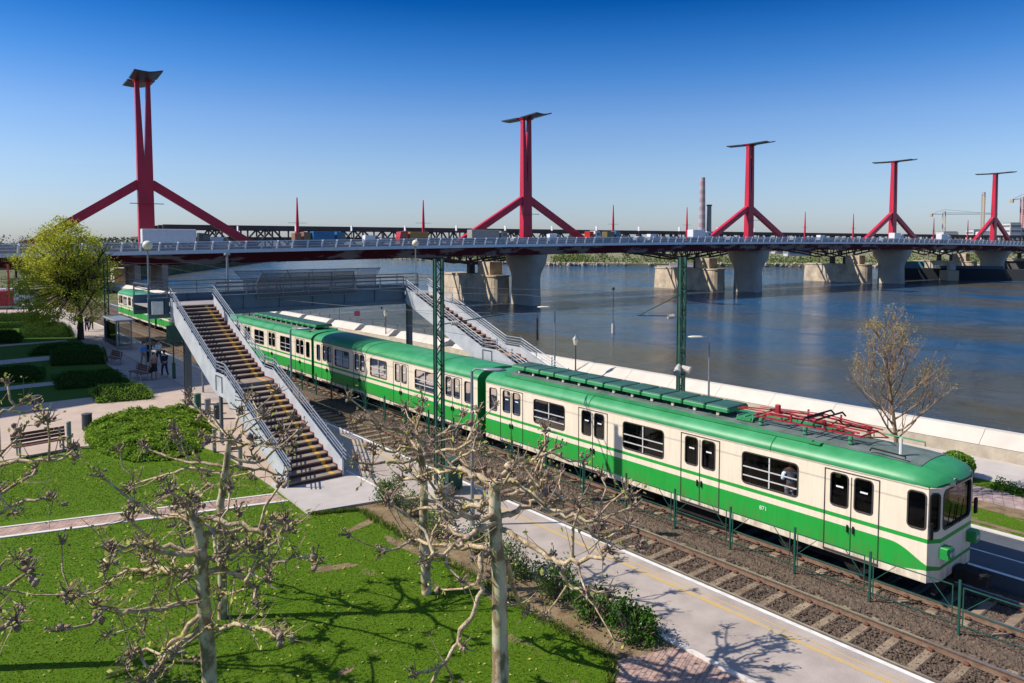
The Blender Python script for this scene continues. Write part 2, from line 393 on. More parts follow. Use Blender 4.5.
# ================================================================ TRAIN
def train_paint(name, cab):
    m = bpy.data.materials.new(name); nt, b = nodes_of(m); N = nt.nodes; L = nt.links
    tc = N.new('ShaderNodeTexCoord'); sp = N.new('ShaderNodeSeparateXYZ'); L.new(tc.outputs['Object'], sp.inputs[0])
    z = sp.outputs['Z']; y = sp.outputs['Y']
    def band(lo, hi):
        g = N.new('ShaderNodeMath'); g.operation = 'GREATER_THAN'; L.new(z, g.inputs[0])
        l = N.new('ShaderNodeMath'); l.operation = 'LESS_THAN'; L.new(z, l.inputs[0])
        for nd, v in ((g, lo), (l, hi)):
            if hasattr(v, 'default_value') or not isinstance(v, float): L.new(v, nd.inputs[1])
            else: nd.inputs[1].default_value = v
        a = N.new('ShaderNodeMath'); a.operation = 'MULTIPLY'; L.new(g.outputs[0], a.inputs[0]); L.new(l.outputs[0], a.inputs[1])
        return a.outputs[0]
    if cab:
        mr = N.new('ShaderNodeMapRange'); mr.interpolation_type = 'SMOOTHERSTEP'
        mr.inputs['From Min'].default_value = -.15; mr.inputs['From Max'].default_value = 1.25
        mr.inputs['To Min'].default_value = .98; mr.inputs['To Max'].default_value = 1.42
        L.new(y, mr.inputs['Value']); top = mr.outputs[0]
        mr2 = N.new('ShaderNodeMapRange'); mr2.inputs['From Min'].default_value = .3; mr2.inputs['From Max'].default_value = 1.0
        mr2.inputs['To Min'].default_value = .90; mr2.inputs['To Max'].default_value = .76
        L.new(y, mr2.inputs['Value']); bot = mr2.outputs[0]
    else: top, bot = 1.42, .76
    a = band(bot, top); c = band(1.60, 1.71)
    s = N.new('ShaderNodeMath'); s.operation = 'MAXIMUM'; L.new(a, s.inputs[0]); L.new(c, s.inputs[1])
    # dirt: soft vertical streaks and grime near the skirt
    mp = N.new('ShaderNodeMapping'); mp.inputs['Scale'].default_value = (3, 3, .35); L.new(tc.outputs['Object'], mp.inputs['Vector'])
    n = N.new('ShaderNodeTexNoise'); n.inputs['Scale'].default_value = 2.2; n.inputs['Detail'].default_value = 8; n.inputs['Roughness'].default_value = .7
    L.new(mp.outputs['Vector'], n.inputs['Vector'])
    cr = N.new('ShaderNodeValToRGB'); cr.color_ramp.elements[0].position = .3; cr.color_ramp.elements[1].position = .6
    cr.color_ramp.elements[0].color = (.90,.88,.85,1); cr.color_ramp.elements[1].color = (1.02,1.0,1.0,1); L.new(n.outputs['Fac'], cr.inputs['Fac'])
    mx = N.new('ShaderNodeMix'); mx.data_type = 'RGBA'; L.new(s.outputs[0], mx.inputs['Factor'])
    mx.inputs['A'].default_value = (.86,.76,.60,1); mx.inputs['B'].default_value = (.012,.36,.045,1)
    m2 = N.new('ShaderNodeMix'); m2.data_type = 'RGBA'; m2.blend_type = 'MULTIPLY'; m2.inputs['Factor'].default_value = 1
    L.new(mx.outputs['Result'], m2.inputs['A']); L.new(cr.outputs['Color'], m2.inputs['B']); # brake dust thrown up over the skirt, patchy and fading upwards
    n4 = N.new('ShaderNodeTexNoise'); n4.inputs['Scale'].default_value = 1.6; n4.inputs['Detail'].default_value = 9; n4.inputs['Roughness'].default_value = .7
    L.new(mp.outputs['Vector'], n4.inputs['Vector'])
    hz = N.new('ShaderNodeMapRange'); hz.inputs['From Min'].default_value = .55; hz.inputs['From Max'].default_value = 1.25; hz.inputs['To Min'].default_value = .75; hz.inputs['To Max'].default_value = .06
    L.new(z, hz.inputs['Value']); gm = N.new('ShaderNodeMath'); gm.operation = 'MULTIPLY'
    gr_ = N.new('ShaderNodeMapRange'); gr_.inputs['From Min'].default_value = .38; gr_.inputs['From Max'].default_value = .68; L.new(n4.outputs['Fac'], gr_.inputs['Value'])
    L.new(hz.outputs[0], gm.inputs[0]); L.new(gr_.outputs[0], gm.inputs[1])
    m5 = N.new('ShaderNodeMix'); m5.data_type = 'RGBA'; L.new(gm.outputs[0], m5.inputs['Factor']); L.new(m2.outputs['Result'], m5.inputs['A']); m5.inputs['B'].default_value = (.16,.10,.06,1)
    L.new(m5.outputs['Result'], b.inputs['Base Color'])
    rr = N.new('ShaderNodeMapRange'); rr.inputs['To Min'].default_value = .32; rr.inputs['To Max'].default_value = .62; L.new(n.outputs['Fac'], rr.inputs['Value']); L.new(rr.outputs[0], b.inputs['Roughness'])
    n3 = N.new('ShaderNodeTexNoise'); n3.inputs['Scale'].default_value = 1.3; L.new(tc.outputs['Object'], n3.inputs['Vector'])
    bp = N.new('ShaderNodeBump'); bp.inputs['Strength'].default_value = .12; bp.inputs['Distance'].default_value = .04
    L.new(n3.outputs['Fac'], bp.inputs['Height']); L.new(bp.outputs['Normal'], b.inputs['Normal'])
    return m
paint_cab = train_paint('train_paint_cab', True); paint_mid = train_paint('train_paint', False)
roof_green = mat('train_roof_green', (.016,.22,.065), .45, .12, 1.1, c2=(.05,.30,.12), bump=.08, bscale=3, detail=10, lo=.3, hi=.62)
roof_grey = mat('roof_walkway_grey', (.075,.12,.095), .6, .2, 1.5, c2=(.16,.19,.175), detail=10)
grid_top = mat('resistor_lid', (.03,.10,.07), .55, .25, 2)
end_green = mat('train_end_green', (.01,.20,.045), .5, .1, 2)
rubber = mat('rubber', (.05,.042,.038), .7, .1, 5)
alu = mat('window_bar', (.62,.60,.57), .35, .1, 5)
under = mat('underframe', (.022,.02,.018), .85, .3, 5, spec=.2)
red_paint = mat('pantograph_red', (.32,.016,.026), .5, .2, 6)
cream_trim = mat('cream_trim', (.60,.53,.42), .5, .1, 4)
int_dark = mat('carriage_interior', (.16,.13,.10), .8, .2, 2)
seat_m = mat('seat_upholstery', (.09,.055,.035), .7, .2, 4)
white_st = mat('white_sticker', (.85,.85,.85), .5, .03, 4)
steel = mat('steel', (.25,.24,.23), .4, .2, 6, metal=.6)
def glass_mat(name, alpha_c, rough=.03):
    m = bpy.data.materials.new(name); nt, b = nodes_of(m); N = nt.nodes; L = nt.links
    out = N['Material Output']; N.remove(b)
    tr = N.new('ShaderNodeBsdfTransparent'); tr.inputs[0].default_value = (*alpha_c, 1)
    gl = N.new('ShaderNodeBsdfGlossy'); gl.inputs['Roughness'].default_value = rough; gl.inputs['Color'].default_value = (.9,.9,.9,1)
    fr = N.new('ShaderNodeFresnel'); fr.inputs['IOR'].default_value = 1.28
    geo = N.new('ShaderNodeNewGeometry'); n = N.new('ShaderNodeTexNoise'); n.inputs['Scale'].default_value = 1.1; L.new(geo.outputs['Position'], n.inputs['Vector'])
    bp = N.new('ShaderNodeBump'); bp.inputs['Strength'].default_value = .06; bp.inputs['Distance'].default_value = .1; L.new(n.outputs['Fac'], bp.inputs['Height'])
    L.new(bp.outputs['Normal'], gl.inputs['Normal'])
    ms = N.new('ShaderNodeMixShader'); L.new(fr.outputs[0], ms.inputs[0]); L.new(tr.outputs[0], ms.inputs[1]); L.new(gl.outputs[0], ms.inputs[2])
    L.new(ms.outputs[0], out.inputs['Surface']); return m
glass = glass_mat('tinted_glass', (.38,.38,.40))

def rr_loop(x0, x1, z0, z1, r, k=5):
    # rounded rectangle, starts at lower right corner, counter-clockwise, with outer-cell projection
    pts = []
    for cx_, cz_, a0 in ((x1-r,z0+r,-90),(x1-r,z1-r,0),(x0+r,z1-r,90),(x0+r,z0+r,180)):
        for i in range(k):
            a = R(a0+90*i/(k-1)); pts.append((cx_+r*math.cos(a), cz_+r*math.sin(a)))
    return pts
def cell_with_hole(cell, hole, r, k=5):
    c0, c1, d0, d1 = cell; x0, x1, z0, z1 = hole
    inn = rr_loop(x0,x1,z0,z1,r,k); out = []
    corners = [(c1,d0),(c1,d1),(c0,d1),(c0,d0)]
    h = k//2
    for q in range(4):
        for i in range(k):
            px, pz = inn[q*k+i]
            if i == h: out.append(corners[q]); continue
            first = i < h
            if q == 0: out.append((px,d0) if first else (c1,pz))
            if q == 1: out.append((c1,pz) if first else (px,d1))
            if q == 2: out.append((px,d1) if first else (c0,pz))
            if q == 3: out.append((c0,pz) if first else (px,d0))
    n = len(inn); fs = [(i,(i+1)%n,n+(i+1)%n,n+i) for i in range(n)]
    return out+inn, fs
def panel(mb, A, B, holes, z0, z1, za, zb, flip=False):
    """vertical panel from A to B (plan points); holes = (u0,u1,w0,w1,r) in metres along A->B"""
    A = Vector(A); B = Vector(B); Ln = (B-A).length; d = (B-A)/Ln
    P = lambda u, z: (A.x+d.x*u, A.y+d.y*u, z)
    def quads(u0,u1,w0,w1):
        vs = [P(u0,w0),P(u1,w0),P(u1,w1),P(u0,w1)]; mb.add(vs, [(3,2,1,0)] if flip else [(0,1,2,3)])
    quads(0,Ln,z0,za); quads(0,Ln,zb,z1)
    hs = sorted(holes); edges = [0]+[(hs[i][1]+hs[i+1][0])/2 for i in range(len(hs)-1)]+[Ln]
    if not hs: quads(0,Ln,za,zb); return
    for i, h in enumerate(hs):
        vs, fs = cell_with_hole((edges[i],edges[i+1],za,zb), h[:4], h[4])
        mb.add([P(u,z) for u,z in vs], [f[::-1] for f in fs] if flip else fs)
def wframe(mb, A, B, h, t=.03, proud=.018, nrm=(0,0)):
    A = Vector(A); B = Vector(B); Ln = (B-A).length; d = (B-A)/Ln; nx, ny = nrm
    def P(u,z,o): return (A.x+d.x*u+nx*o, A.y+d.y*u+ny*o, z)
    inn = rr_loop(h[0]+t*.4,h[1]-t*.4,h[2]+t*.4,h[3]-t*.4,max(.02,h[4]-t*.3)); out = rr_loop(h[0]-t,h[1]+t,h[2]-t,h[3]+t,h[4]+t)
    n = len(inn); vs = [P(u,z,proud) for u,z in out]+[P(u,z,proud) for u,z in inn]+[P(u,z,-.002) for u,z in out]+[P(u,z,-.045) for u,z in inn]
    fs = []
    for i in range(n):
        j = (i+1)%n; fs += [(i,j,n+j,n+i),(2*n+i,2*n+j,j,i),(n+i,n+j,3*n+j,3*n+i)]
    mb.add(vs, fs)
def wglass(mb, A, B, h, nrm, inset=-.03):
    A = Vector(A); B = Vector(B); Ln = (B-A).length; d = (B-A)/Ln; nx, ny = nrm
    L_ = rr_loop(h[0]+.004,h[1]-.004,h[2]+.004,h[3]-.004,h[4])
    mb.add([(A.x+d.x*u+nx*inset, A.y+d.y*u+ny*inset, z) for u,z in L_], [tuple(range(len(L_)))])
HW = 1.3
DOORS = [2.18, 7.1, 11.9, 16.68]          # door centres, measured from the cab end
WINS = [4.63, 9.48, 14.33]
def make_carriage(label, cab=True, roofkit=True, far=False):
    CL = 18.45 if cab else 17.2
    rt = root('train_carriage', (0,0,0), label, 'train carriage', 'green and cream carriages of the suburban trains')
    body = MB(); frames = []; za, zb = 1.5, 2.955
    doors = DOORS if cab else [1.95, 6.65, 11.15, 15.35]
    wins = WINS if cab else [4.35, 9.0, 13.35]
    y0 = .24 if cab else 0.0
    for sgn in (-1, 1):
        A, B = (sgn*HW, y0), (sgn*HW, CL); nrm = (sgn, 0)
        hs = []
        for dc in doors:
            for c in (dc-.33, dc+.33): hs.append((c-.235-y0, c+.235-y0, 1.93, 2.82, .09, 'd'))
        for wc in wins: hs.append((wc-.90-y0, wc+.90-y0, 1.84, 2.78, .11, 'w'))
        if cab: hs.append((.06, .48, 1.93, 2.86, .1, 'c')); hs.append((17.68-y0, 18.18-y0, 1.86, 2.80, .09, 'n'))
        else: hs.append((.52, .98, 1.86, 2.8, .09, 'n')); hs.append((16.3, 16.78, 1.86, 2.8, .09, 'n'))
        panel(body, A, B, [h[:5] for h in hs], .60, 3.0, za, zb, flip=(sgn == -1))
        for h in hs:
            if h[5] == 'd': continue
            g = MB(); wglass(g, A, B, h, nrm); w_ = g.build('window', glass, rt)
            f = MB(); wframe(f, A, B, h, .025, .014, nrm); f.build('window_frame', rubber, w_)
            if h[5] == 'w':
                b = MB(); c = (h[0]+h[1])/2+y0
                b.box((sgn*(HW-.004), c, 2.31), (.03,.04,.92))
                for zz in (2.07, 2.34): b.box((sgn*(HW-.002), c, zz), (.03,1.76,.028))
                b.build('window_bar', alu, w_)
        for dc in doors:
            d = MB(); x = sgn*(HW+.004)
            for yy in (dc-.74, dc+.74): d.box((x,yy,1.77),(.02,.022,2.27))
            d.box((x,dc,2.90),(.02,1.5,.022)); d.box((x,dc,1.7),(.018,.018,2.2)); d.box((x,dc,.645),(.05,1.5,.05))
            dr = d.build('door', rubber, rt)
            for c in (dc-.33, dc+.33):
                h = (c-.235-y0, c+.235-y0, 1.93, 2.82, .09); g = MB(); wglass(g, A, B, h, nrm); gl_ = g.build('door_window', glass, dr)
                f = MB(); wframe(f, A, B, h, .022, .016, nrm); f.build('door_window_frame', rubber, dr)
                s_ = MB(); s_.box((sgn*(HW-.018), c, 2.46),(.006,.2,.045)); s_.build('door_sticker', white_st, dr)
            hd = MB()
            for c in (-.08,.08): hd.box((sgn*(HW+.03), dc+c, 1.38),(.04,.03,.2))
            hd.build('door_handle', under, dr)
        # skirt steps and body seams
    seam = MB()
    for sgn in (-1,1):
        seam.box((sgn*(HW+.002),(y0+CL)/2,3.0),(.03,CL-y0,.035))
        seam.box((sgn*(HW-.012),(y0+CL)/2,.60),(.03,CL-y0,.03))
    if cab:
        for yy, a in ((.3,0),): pass
    seam.build('drip_rail', cream_trim, rt)
    # ends
    if cab:
        pts = [(-HW,.24),(-1.0,.05),(1.0,.05),(HW,.24)]
        Lc = (Vector(pts[1])-Vector(pts[0])).length
        chole = (.06, Lc-.06, 1.92, 2.86, .08); fhole = (.12, 1.88, 1.90, 2.88, .15)
        segs = [(pts[0],pts[1],chole),(pts[1],pts[2],fhole),(pts[2],pts[3],chole)]
        for A, B, h in segs:
            d = (Vector(B)-Vector(A)).normalized(); nrm = (d.y, -d.x)
            panel(body, A, B, [h], .60, 3.0, za, zb)
            g = MB(); wglass(g, A, B, h, nrm); w_ = g.build('windscreen', glass, rt)
            f = MB(); wframe(f, A, B, h, .03, .016, nrm); f.build('windscreen_frame', rubber, w_)
        wp = MB(); wp.beam((.15,.025,1.88),(.35,.025,2.45),.02,.02); wp.beam((-.35,.025,1.88),(-.15,.025,2.4),.02,.02); wp.build('wiper', under, rt)
        db = MB(); db.cbox((0,.0,3.08),(1.25,.18,.19),.08); bd = db.build('destination_board', cream_trim, rt)
        dd = MB(); dd.box((0,-.096,3.08),(1.05,.012,.12)); dd.build('display', rubber, bd)
        for sx_ in (-1,1):
            h_ = MB(); h_.cbox((sx_*.86,-.02,1.36),(.34,.32,.29),.03); hl = h_.build('headlight', mat('headlight_housing', (.015,.27,.05), .4, .05, 3), rt)
            for q in (-.085,.085):
                l_ = MB(); l_.tube([(sx_*.86+q,-.18,1.36),(sx_*.86+q,-.20,1.36)],[.065,.07],14); l_.build('lens', mat('lamp_lens', (.55,.55,.58), .12, .1, 5, spec=.9), hl)
        mr_ = MB(); mr_.beam((-HW-.02,.22,2.05),(-HW-.14,.1,2.1),.02,.02); mr_.cbox((-HW-.15,.1,2.0),(.16,.06,.42),.02)
        mr_.beam((HW+.02,.22,2.05),(HW+.14,.1,2.1),.02,.02); mr_.cbox((HW+.15,.1,2.0),(.16,.06,.42),.02); mr_.build('mirror', under, rt)
        cp = MB(); cp.cbox((0,-.25,.62),(.42,.6,.34),.04); cp.cbox((0,-.62,.64),(.56,.25,.30),.05); cp.tube([(.38,-.02,.7),(.42,-.3,.45),(.40,-.02,.35)],.03,5); cp.build('coupler', under, rt)
        skb = MB(); skb.box((0,.16,.42),(2.1,.10,.36)); skb.build('pilot_board', under, rt)
    else:
        body.add([(-HW,0,.6),(HW,0,.6),(HW,0,3.0),(-HW,0,3.0)], [(0,1,2,3)])
    if cab: body.add([(-HW,.24,3.0),(-1.0,.05,3.0),(1.0,.05,3.0),(HW,.24,3.0)],[(0,1,2,3)])
    bo = body.build('body', paint_cab if cab else paint_mid, rt)
    # coupled end: green end wall with a gangway
    def endwall(yy, s):
        e = MB(); e.box((0,yy+s*.012,1.85),(2.6,.03,2.5)); e.box((0,yy+s*.09,1.75),(1.1,.16,2.2)); return e.build('end_wall', end_green, rt)
    endwall(CL, 1)
    if not cab: endwall(0, -1)
    # roof: a loft with rounded shoulders and a sloping nose
    prof = [(-1.31,2.995),(-1.33,3.04),(-1.29,3.14),(-1.20,3.25),(-1.06,3.34),(-.86,3.41),(-.60,3.46),(-.30,3.49),(0,3.50)]
    prof += [(-x,z) for x,z in prof[-2::-1]]
    secs = [(-.15,.85,.26),(-.07,.90,.46),(.05,.95,.64),(.28,.985,.80),(.62,.995,.90),(1.1,1,.965),(1.7,1,1),(5,1,1),(10,1,1),(14,1,1),(CL-.1,1,1),(CL+.02,.99,.97)] if cab else \
           [(-.02,.99,.97),(.1,1,1),(5,1,1),(10,1,1),(14,1,1),(CL-.1,1,1),(CL+.02,.99,.97)]
    rm = MB(); n = len(prof)
    for yy, sx_, sz_ in secs:
        for x, z in prof: rm.v.append((x*sx_, yy if not (cab and yy < .5) else yy+.28*(abs(x)/1.3)**2.2, 2.995+(z-2.995)*sz_))
    for i in range(len(secs)-1):
        for k in range(n-1): rm.f.append((i*n+k, i*n+k+1, (i+1)*n+k+1, (i+1)*n+k))
    rm.f.append(tuple(range(n-1,-1,-1))); rm.f.append(tuple((len(secs)-1)*n+k for k in range(n)))
    rf = rm.build('roof', roof_green, rt, smooth=True, angle=50)
    sm = MB()
    for yy in ((4.6, 12.1) if cab else (3.3,10.3)):
        pts = [(x*1.002,yy,z+.006) for x,z in prof]; sm.tube(pts,.014,4)
    sm.build('roof_seam', end_green, rf)
    if roofkit:
        g = MB()
        for i in range(len(prof)-1): pass
        gp = [(-.84,3.416),(-.6,3.462),(-.3,3.492),(0,3.502),(.3,3.492),(.6,3.462),(.84,3.416)]
        for a, b in zip(gp[:-1], gp[1:]): g.add([(a[0],1.7,a[1]+.012),(b[0],1.7,b[1]+.012),(b[0],17.6,b[1]+.008),(a[0],17.6,a[1]+.008)],[(0,1,2,3)])
        for a, b in zip(gp[:-1], gp[1:]):
            f_ = lambda z, k: 2.995+(z-2.995)*k+.012
            g.add([(a[0],.62,f_(a[1],.90)),(b[0],.62,f_(b[1],.90)),(b[0],1.1,f_(b[1],.965)),(a[0],1.1,f_(a[1],.965))],[(0,1,2,3)]); g.add([(a[0],1.1,f_(a[1],.965)),(b[0],1.1,f_(b[1],.965)),(b[0],1.7,f_(b[1],1)),(a[0],1.7,f_(a[1],1))],[(0,1,2,3)])
        g.build('roof_walkway', roof_grey, rf)
        s_ = MB()
        for sg in (-1,1):
            s_.box((sg*.93,10.5,3.43),(.13,14.0,.09)); s_.box((sg*.93,3.42,3.42),(.2,.35,.05))
        s_.build('roof_gutter', roof_green, rf)
        # resistor grids: a row of lidded boxes on legs
        nb = 12; ya = 6.55; dy = .92
        for i in range(nb):
            y_ = ya+i*dy; b = MB(); b.cbox((0,y_+dy/2,3.72),(1.16,dy-.05,.13),.03)
            o = b.build('resistor_box', roof_green, rt)
            t = MB(); t.cbox((0.0,y_+dy/2,3.80),(1.10,dy-.09,.035),.02); t.build('lid', grid_top, o)
            l = MB()
            for sg in (-1,1): l.box((sg*.48,y_+dy/2,3.58),(.07,.1,.16))
            l.build('foot', cream_trim, o)
        fb_ = MB(); fb_.box((-.05,6.05,3.56),(.9,.5,.10)); fb_.build('roof_step', roof_green, rt)
        # folded pantograph
        p = MB(); zz = 3.74
        for sg in (-1,1):
            p.beam((sg*.55,2.0,zz),(sg*.55,5.6,zz),.045); p.beam((sg*.55,2.0,zz),(0,.0+1.4,zz),.03)
            p.beam((sg*.42,2.1,zz+.06),(sg*.5,4.0,zz+.16),.045); p.beam((sg*.42,5.6,zz+.06),(sg*.5,3.6,zz+.16),.045)
            p.beam((sg*.55,3.2,zz),(sg*.55,3.2,zz+.28),.05); p.beam((sg*.55,4.3,zz),(sg*.55,4.3,zz+.26),.05)
            p.tube([(sg*.3,1.7,zz+.12),(sg*.62,3.9,zz+.2)],.022,5); p.tube([(sg*.3,5.9,zz+.12),(sg*.62,3.7,zz+.2)],.022,5)
            p.beam((sg*.2,5.5,zz+.1),(sg*.1,6.5,zz+.04),.035)
        for yy in (2.0,2.9,4.6,5.6): p.beam((-.6,yy,zz),(.6,yy,zz),.04)
        p.tube([(-.62,3.8,zz+.2),(.62,3.8,zz+.2)],.03,6); p.tube([(-.55,2.1,zz+.08),(.5,5.5,zz+.1)],.018,4); p.tube([(.55,2.1,zz+.08),(-.5,5.5,zz+.1)],.018,4)
        p.cbox((-.3,4.9,zz+.25),(.12,.16,.34),.02)
        p.v = [(a_*.9,2.35+(b_-2.0)*.88 if b_ < 3.4 else 3.58+(b_-3.4)*.95,c_) for a_,b_,c_ in p.v]
        pg = p.build('pantograph', red_paint, rt)
        h = MB()
        for yy in (3.5,3.85): h.tube([(-.95,yy,zz+.16),(-.75,yy,zz+.30),(.75,yy,zz+.30),(.95,yy,zz+.16)],.028,6)
        h.tube([(-.4,3.3,zz+.1),(-.3,3.1,zz+.3),(-.15,3.0,zz+.16),(-.1,2.8,zz+.2)],.02,5)
        h.build('collector_head', under, pg)
        ins = MB()
        for xx in (-.55,.55):
            for yy in (2.6,3.95,5.4): ins.tube([(xx,yy,3.46),(xx,yy,3.52),(xx,yy,3.58),(xx,yy,3.64),(xx,yy,3.72)],[.05,.08,.05,.08,.05],8)
        for yy in (5.75,6.05,6.3): ins.tube([(-.5,yy,3.5),(-.45,yy,3.62),(-.1,yy,3.62)],.025,5)
        ins.build('insulator', mat('insulator_green', (.05,.22,.10), .4, .1, 5), pg)
        a = MB(); a.tube([(-.55,1.25,3.48),(-.55,1.25,3.95)],[.05,.04],8); a.build('antenna', mat('white_antenna', (.7,.68,.64), .5, .03, 4), rt)
        hr = MB()
        for sg in (-1,):
            hr.tube([(sg*.86,1.0,3.5),(sg*.86,1.0,3.56),(sg*.8,1.9,3.58),(sg*.8,1.95,3.5)],.022,5)
        hr.build('grab_rail', under, rt)
        hr = MB(); hr.tube([(.86,1.2,3.48),(.86,1.2,3.6),(.86,2.6,3.62),(.86,2.6,3.48)],.022,5); hr.tube([(.86,3.6,3.48),(.86,3.6,3.58),(.86,5.0,3.6),(.86,5.0,3.48)],.022,5); hr.build('grab_rail', roof_green, rt)
    # underframe, bogies, wheels
    u = MB(); u.bx(-1.05,1.05,.7 if cab else .3,CL-.2,.42,.66); u.bx(-1.0,-.5,6.2,8.6,.15,.5); u.bx(-1.0,-.5,9.2,11.6,.2,.5); u.bx(.5,1.0,6.4,11,.18,.5); u.build('underframe', under, rt)
    for yb in (3.2, CL-3.0):
        b = MB()
        for sg in (-1,1): b.cbox((sg*.98,yb,.42),(.12,2.9,.2),.03); b.cbox((sg*1.0,yb-1.0,.38),(.18,.3,.3),.03); b.cbox((sg*1.0,yb+1.0,.38),(.18,.3,.3),.03)
        b.box((0,yb,.4),(1.9,.5,.25)); bg_ = b.build('bogie', under, rt)
        for yy in (yb-1.0,yb+1.0):
            w_ = MB()
            for sg in (-1,1): w_.tube([(sg*.70,yy,.43),(sg*.82,yy,.43)],[.43,.43],20)
            w_.tube([(-.7,yy,.43),(.7,yy,.43)],.08,8); w_.build('wheelset', steel, bg_)
    # inside: floor, ceiling and seats seen through the glass
    i = MB(); i.bx(-1.22,1.22,.75 if cab else .1,CL-.05,1.05,1.1); i.bx(-1.2,1.2,.9 if cab else .1,CL-.05,2.93,2.96)
    if cab: i.bx(-1.2,1.2,1.15,1.19,1.1,2.93)
    i.build('cabin_lining', int_dark, rt)
    for wc in wins:
        for dy in (-.75,.0,.75):
            for sg in (-1,1):
                s_ = MB(); s_.cbox((sg*.72,wc+dy,1.52),(.9,.42,.1),.03); s_.cbox((sg*.72,wc+dy,1.86),(.9,.08,.75),.03); s_.build('seat', seat_m, rt)
    gr = MB()
    for dc in doors:
        for sg in (-.5,.5): gr.tube([(sg,dc-.85,1.1),(sg,dc-.85,2.93)],.018,5); gr.tube([(sg,dc+.85,1.1),(sg,dc+.85,2.93)],.018,5)
    gr.build('grab_pole', alu, rt)
    return rt
TX = 20.72; TZ = -.2
c1 = make_carriage('front motor carriage nearest the camera with cab, headlights and folded red pantograph on its roof', True, True)
# running number on the body side of the nearest carriage
fc = bpy.data.curves.new('running_number', 'FONT'); fc.body = '871'; fc.size = .17; fc.extrude = .002
fo = bpy.data.objects.new('running_number', fc); col.objects.link(fo); bpy.context.view_layer.update()
dg = bpy.context.evaluated_depsgraph_get(); me = bpy.data.meshes.new_from_object(fo.evaluated_get(dg)); bpy.data.objects.remove(fo)
no = bpy.data.objects.new('running_number', me); col.objects.link(no); me.materials.append(white_st)
no.location = (-HW-.006, 4.93, 1.16); no.rotation_euler = (R(90), 0, R(-90)); no.parent = c1
no['label'] = 'small white running number on the green side'
c1.location = (TX, 7.17, TZ)
c2 = make_carriage('middle carriage without cab, crossed by the dark shadow of the footbridge', False, False); c2.location = (TX, 26.25, TZ)
c3 = copy_tree(c1); c3['label'] = 'third carriage, just past the near footbridge stairs, with green roof boxes'
for o in list(bpy.data.objects):
    if o.parent == c3 and o.name.startswith('running_number'): bpy.data.objects.remove(o)
c3.location = (TX, 43.85+18.45, TZ); c3.rotation_euler.z = math.pi
c4 = copy_tree(c3); c4.rotation_euler.z = 0; c4.location = (TX, 63.1, TZ); c4['label'] = 'green and cream carriage seen under the left end of the footbridge'
c5 = copy_tree(c2); c5.location = (TX, 82.3, TZ); c5['label'] = 'last visible carriage, farthest along the track towards the big bridge'

# ---------------------------------------------------------------- tracks
rail_m = mat('rail_steel', (.20,.13,.09), .55, .25, 8); railtop = mat('polished_rail', (.45,.40,.36), .28, .1, 8, metal=.7)
slp = mat('concrete_sleeper', (.17,.12,.085), .9, .25, 1.7, c2=(.34,.26,.18), bump=.3, bscale=14)
clip_m = mat('rusty_clip', (.14,.055,.03), .8, .3, 9)
def track(xc, label, y0, y1, near_n):
    rt = root('railway_track', (xc, 0, 0), label, 'railway track', 'tracks at the station')
    for sg in (-1,1):
        x = xc+sg*.755; r = MB()
        r.bx(x-.07,x+.07,y0,y1,-.15,-.13); r.bx(x-.01,x+.01,y0,y1,-.13,-.03); r.bx(x-.036,x+.036,y0,y1,-.03,-.004)
        ro = r.build('rail', rail_m, rt)
        t = MB(); t.bx(x-.032,x+.032,y0,y1,-.003,.003); t.build('rail_head', railtop, ro)
    k = 0; y = y0+.3; rest = MB(); restc = MB()
    first = True
    while y < y1:
        near = k < near_n+40 and y > 2
        mb = MB() if near else rest; cb = MB() if near else restc
        w1 = random.uniform(.24,.27); a = random.uniform(-.012,.012)
        mb.cbox((xc, y, -.2), (2.45, w1, .11), .03, a)
        for sg in (-1,1):
            for q in (-1,1): cb.cbox((xc+sg*.755+q*.12, y, -.12), (.10,.13,.07), .02)
        if near and k < near_n:
            o = mb.build('sleeper', slp, rt); cb.build('rail_clip', clip_m, o)
            k += 1
        elif near: rest.add(mb.v, mb.f); restc.add(cb.v, cb.f); k += 1
        y += .73
    o = rest.build('sleeper', slp, rt); o['kind'] = 'stuff'; o2 = restc.build('rail_clip', clip_m, o); o2['kind'] = 'stuff'
    rt.location.z = -.2; return rt
tr1 = track(17.0, 'empty railway track beside the pale platform with visible sleepers', -20, 165, 60)
tr2 = track(TX, 'railway track the green train stands on', -20, 165, 20)
# loose ballast
bl = MB()
def stones(mb, n, x0, x1, y0, y1, smin=.03, smax=.06, z=-.4):
    for _ in range(n):
        y = y0+(y1-y0)*random.random()**1.5; x = random.uniform(x0,x1)
        hump = .0 if not (18.1 < x < 19.6) else .10*(1-abs(x-18.85)/.75)
        s = random.uniform(smin,smax)*(1+.01*y); a = random.random()*6.28; h = s*random.uniform(.5,.9)
        c, d = math.cos(a)*s, math.sin(a)*s; e = random.uniform(.6,1)
        mb.add([(x+c,y+d,z+hump),(x-d*e,y+c*e,z+hump-.005),(x-c,y-d,z+hump+.005),(x+d*e,y-c*e,z+hump),(x+random.uniform(-.3,.3)*s,y+random.uniform(-.3,.3)*s,z+hump+h)],
               [(0,1,4),(1,2,4),(2,3,4),(3,0,4)])
stones(bl, 30000, 15.75, 22.2, 2.5, 34)
stones(bl, 9000, 15.8, 18.3, 2.5, 30, .02, .045, -.355)
m = MB(); m.add([(18.05,-20,-.398),(18.5,-20,-.34),(18.85,-20,-.3),(19.2,-20,-.34),(19.65,-20,-.398)]+[(18.05,160,-.398),(18.5,160,-.34),(18.85,160,-.3),(19.2,160,-.34),(19.65,160,-.398)],[(i,i+1,i+6,i+5) for i in range(4)])
struct('ballast_shoulder', m, ballast_m)
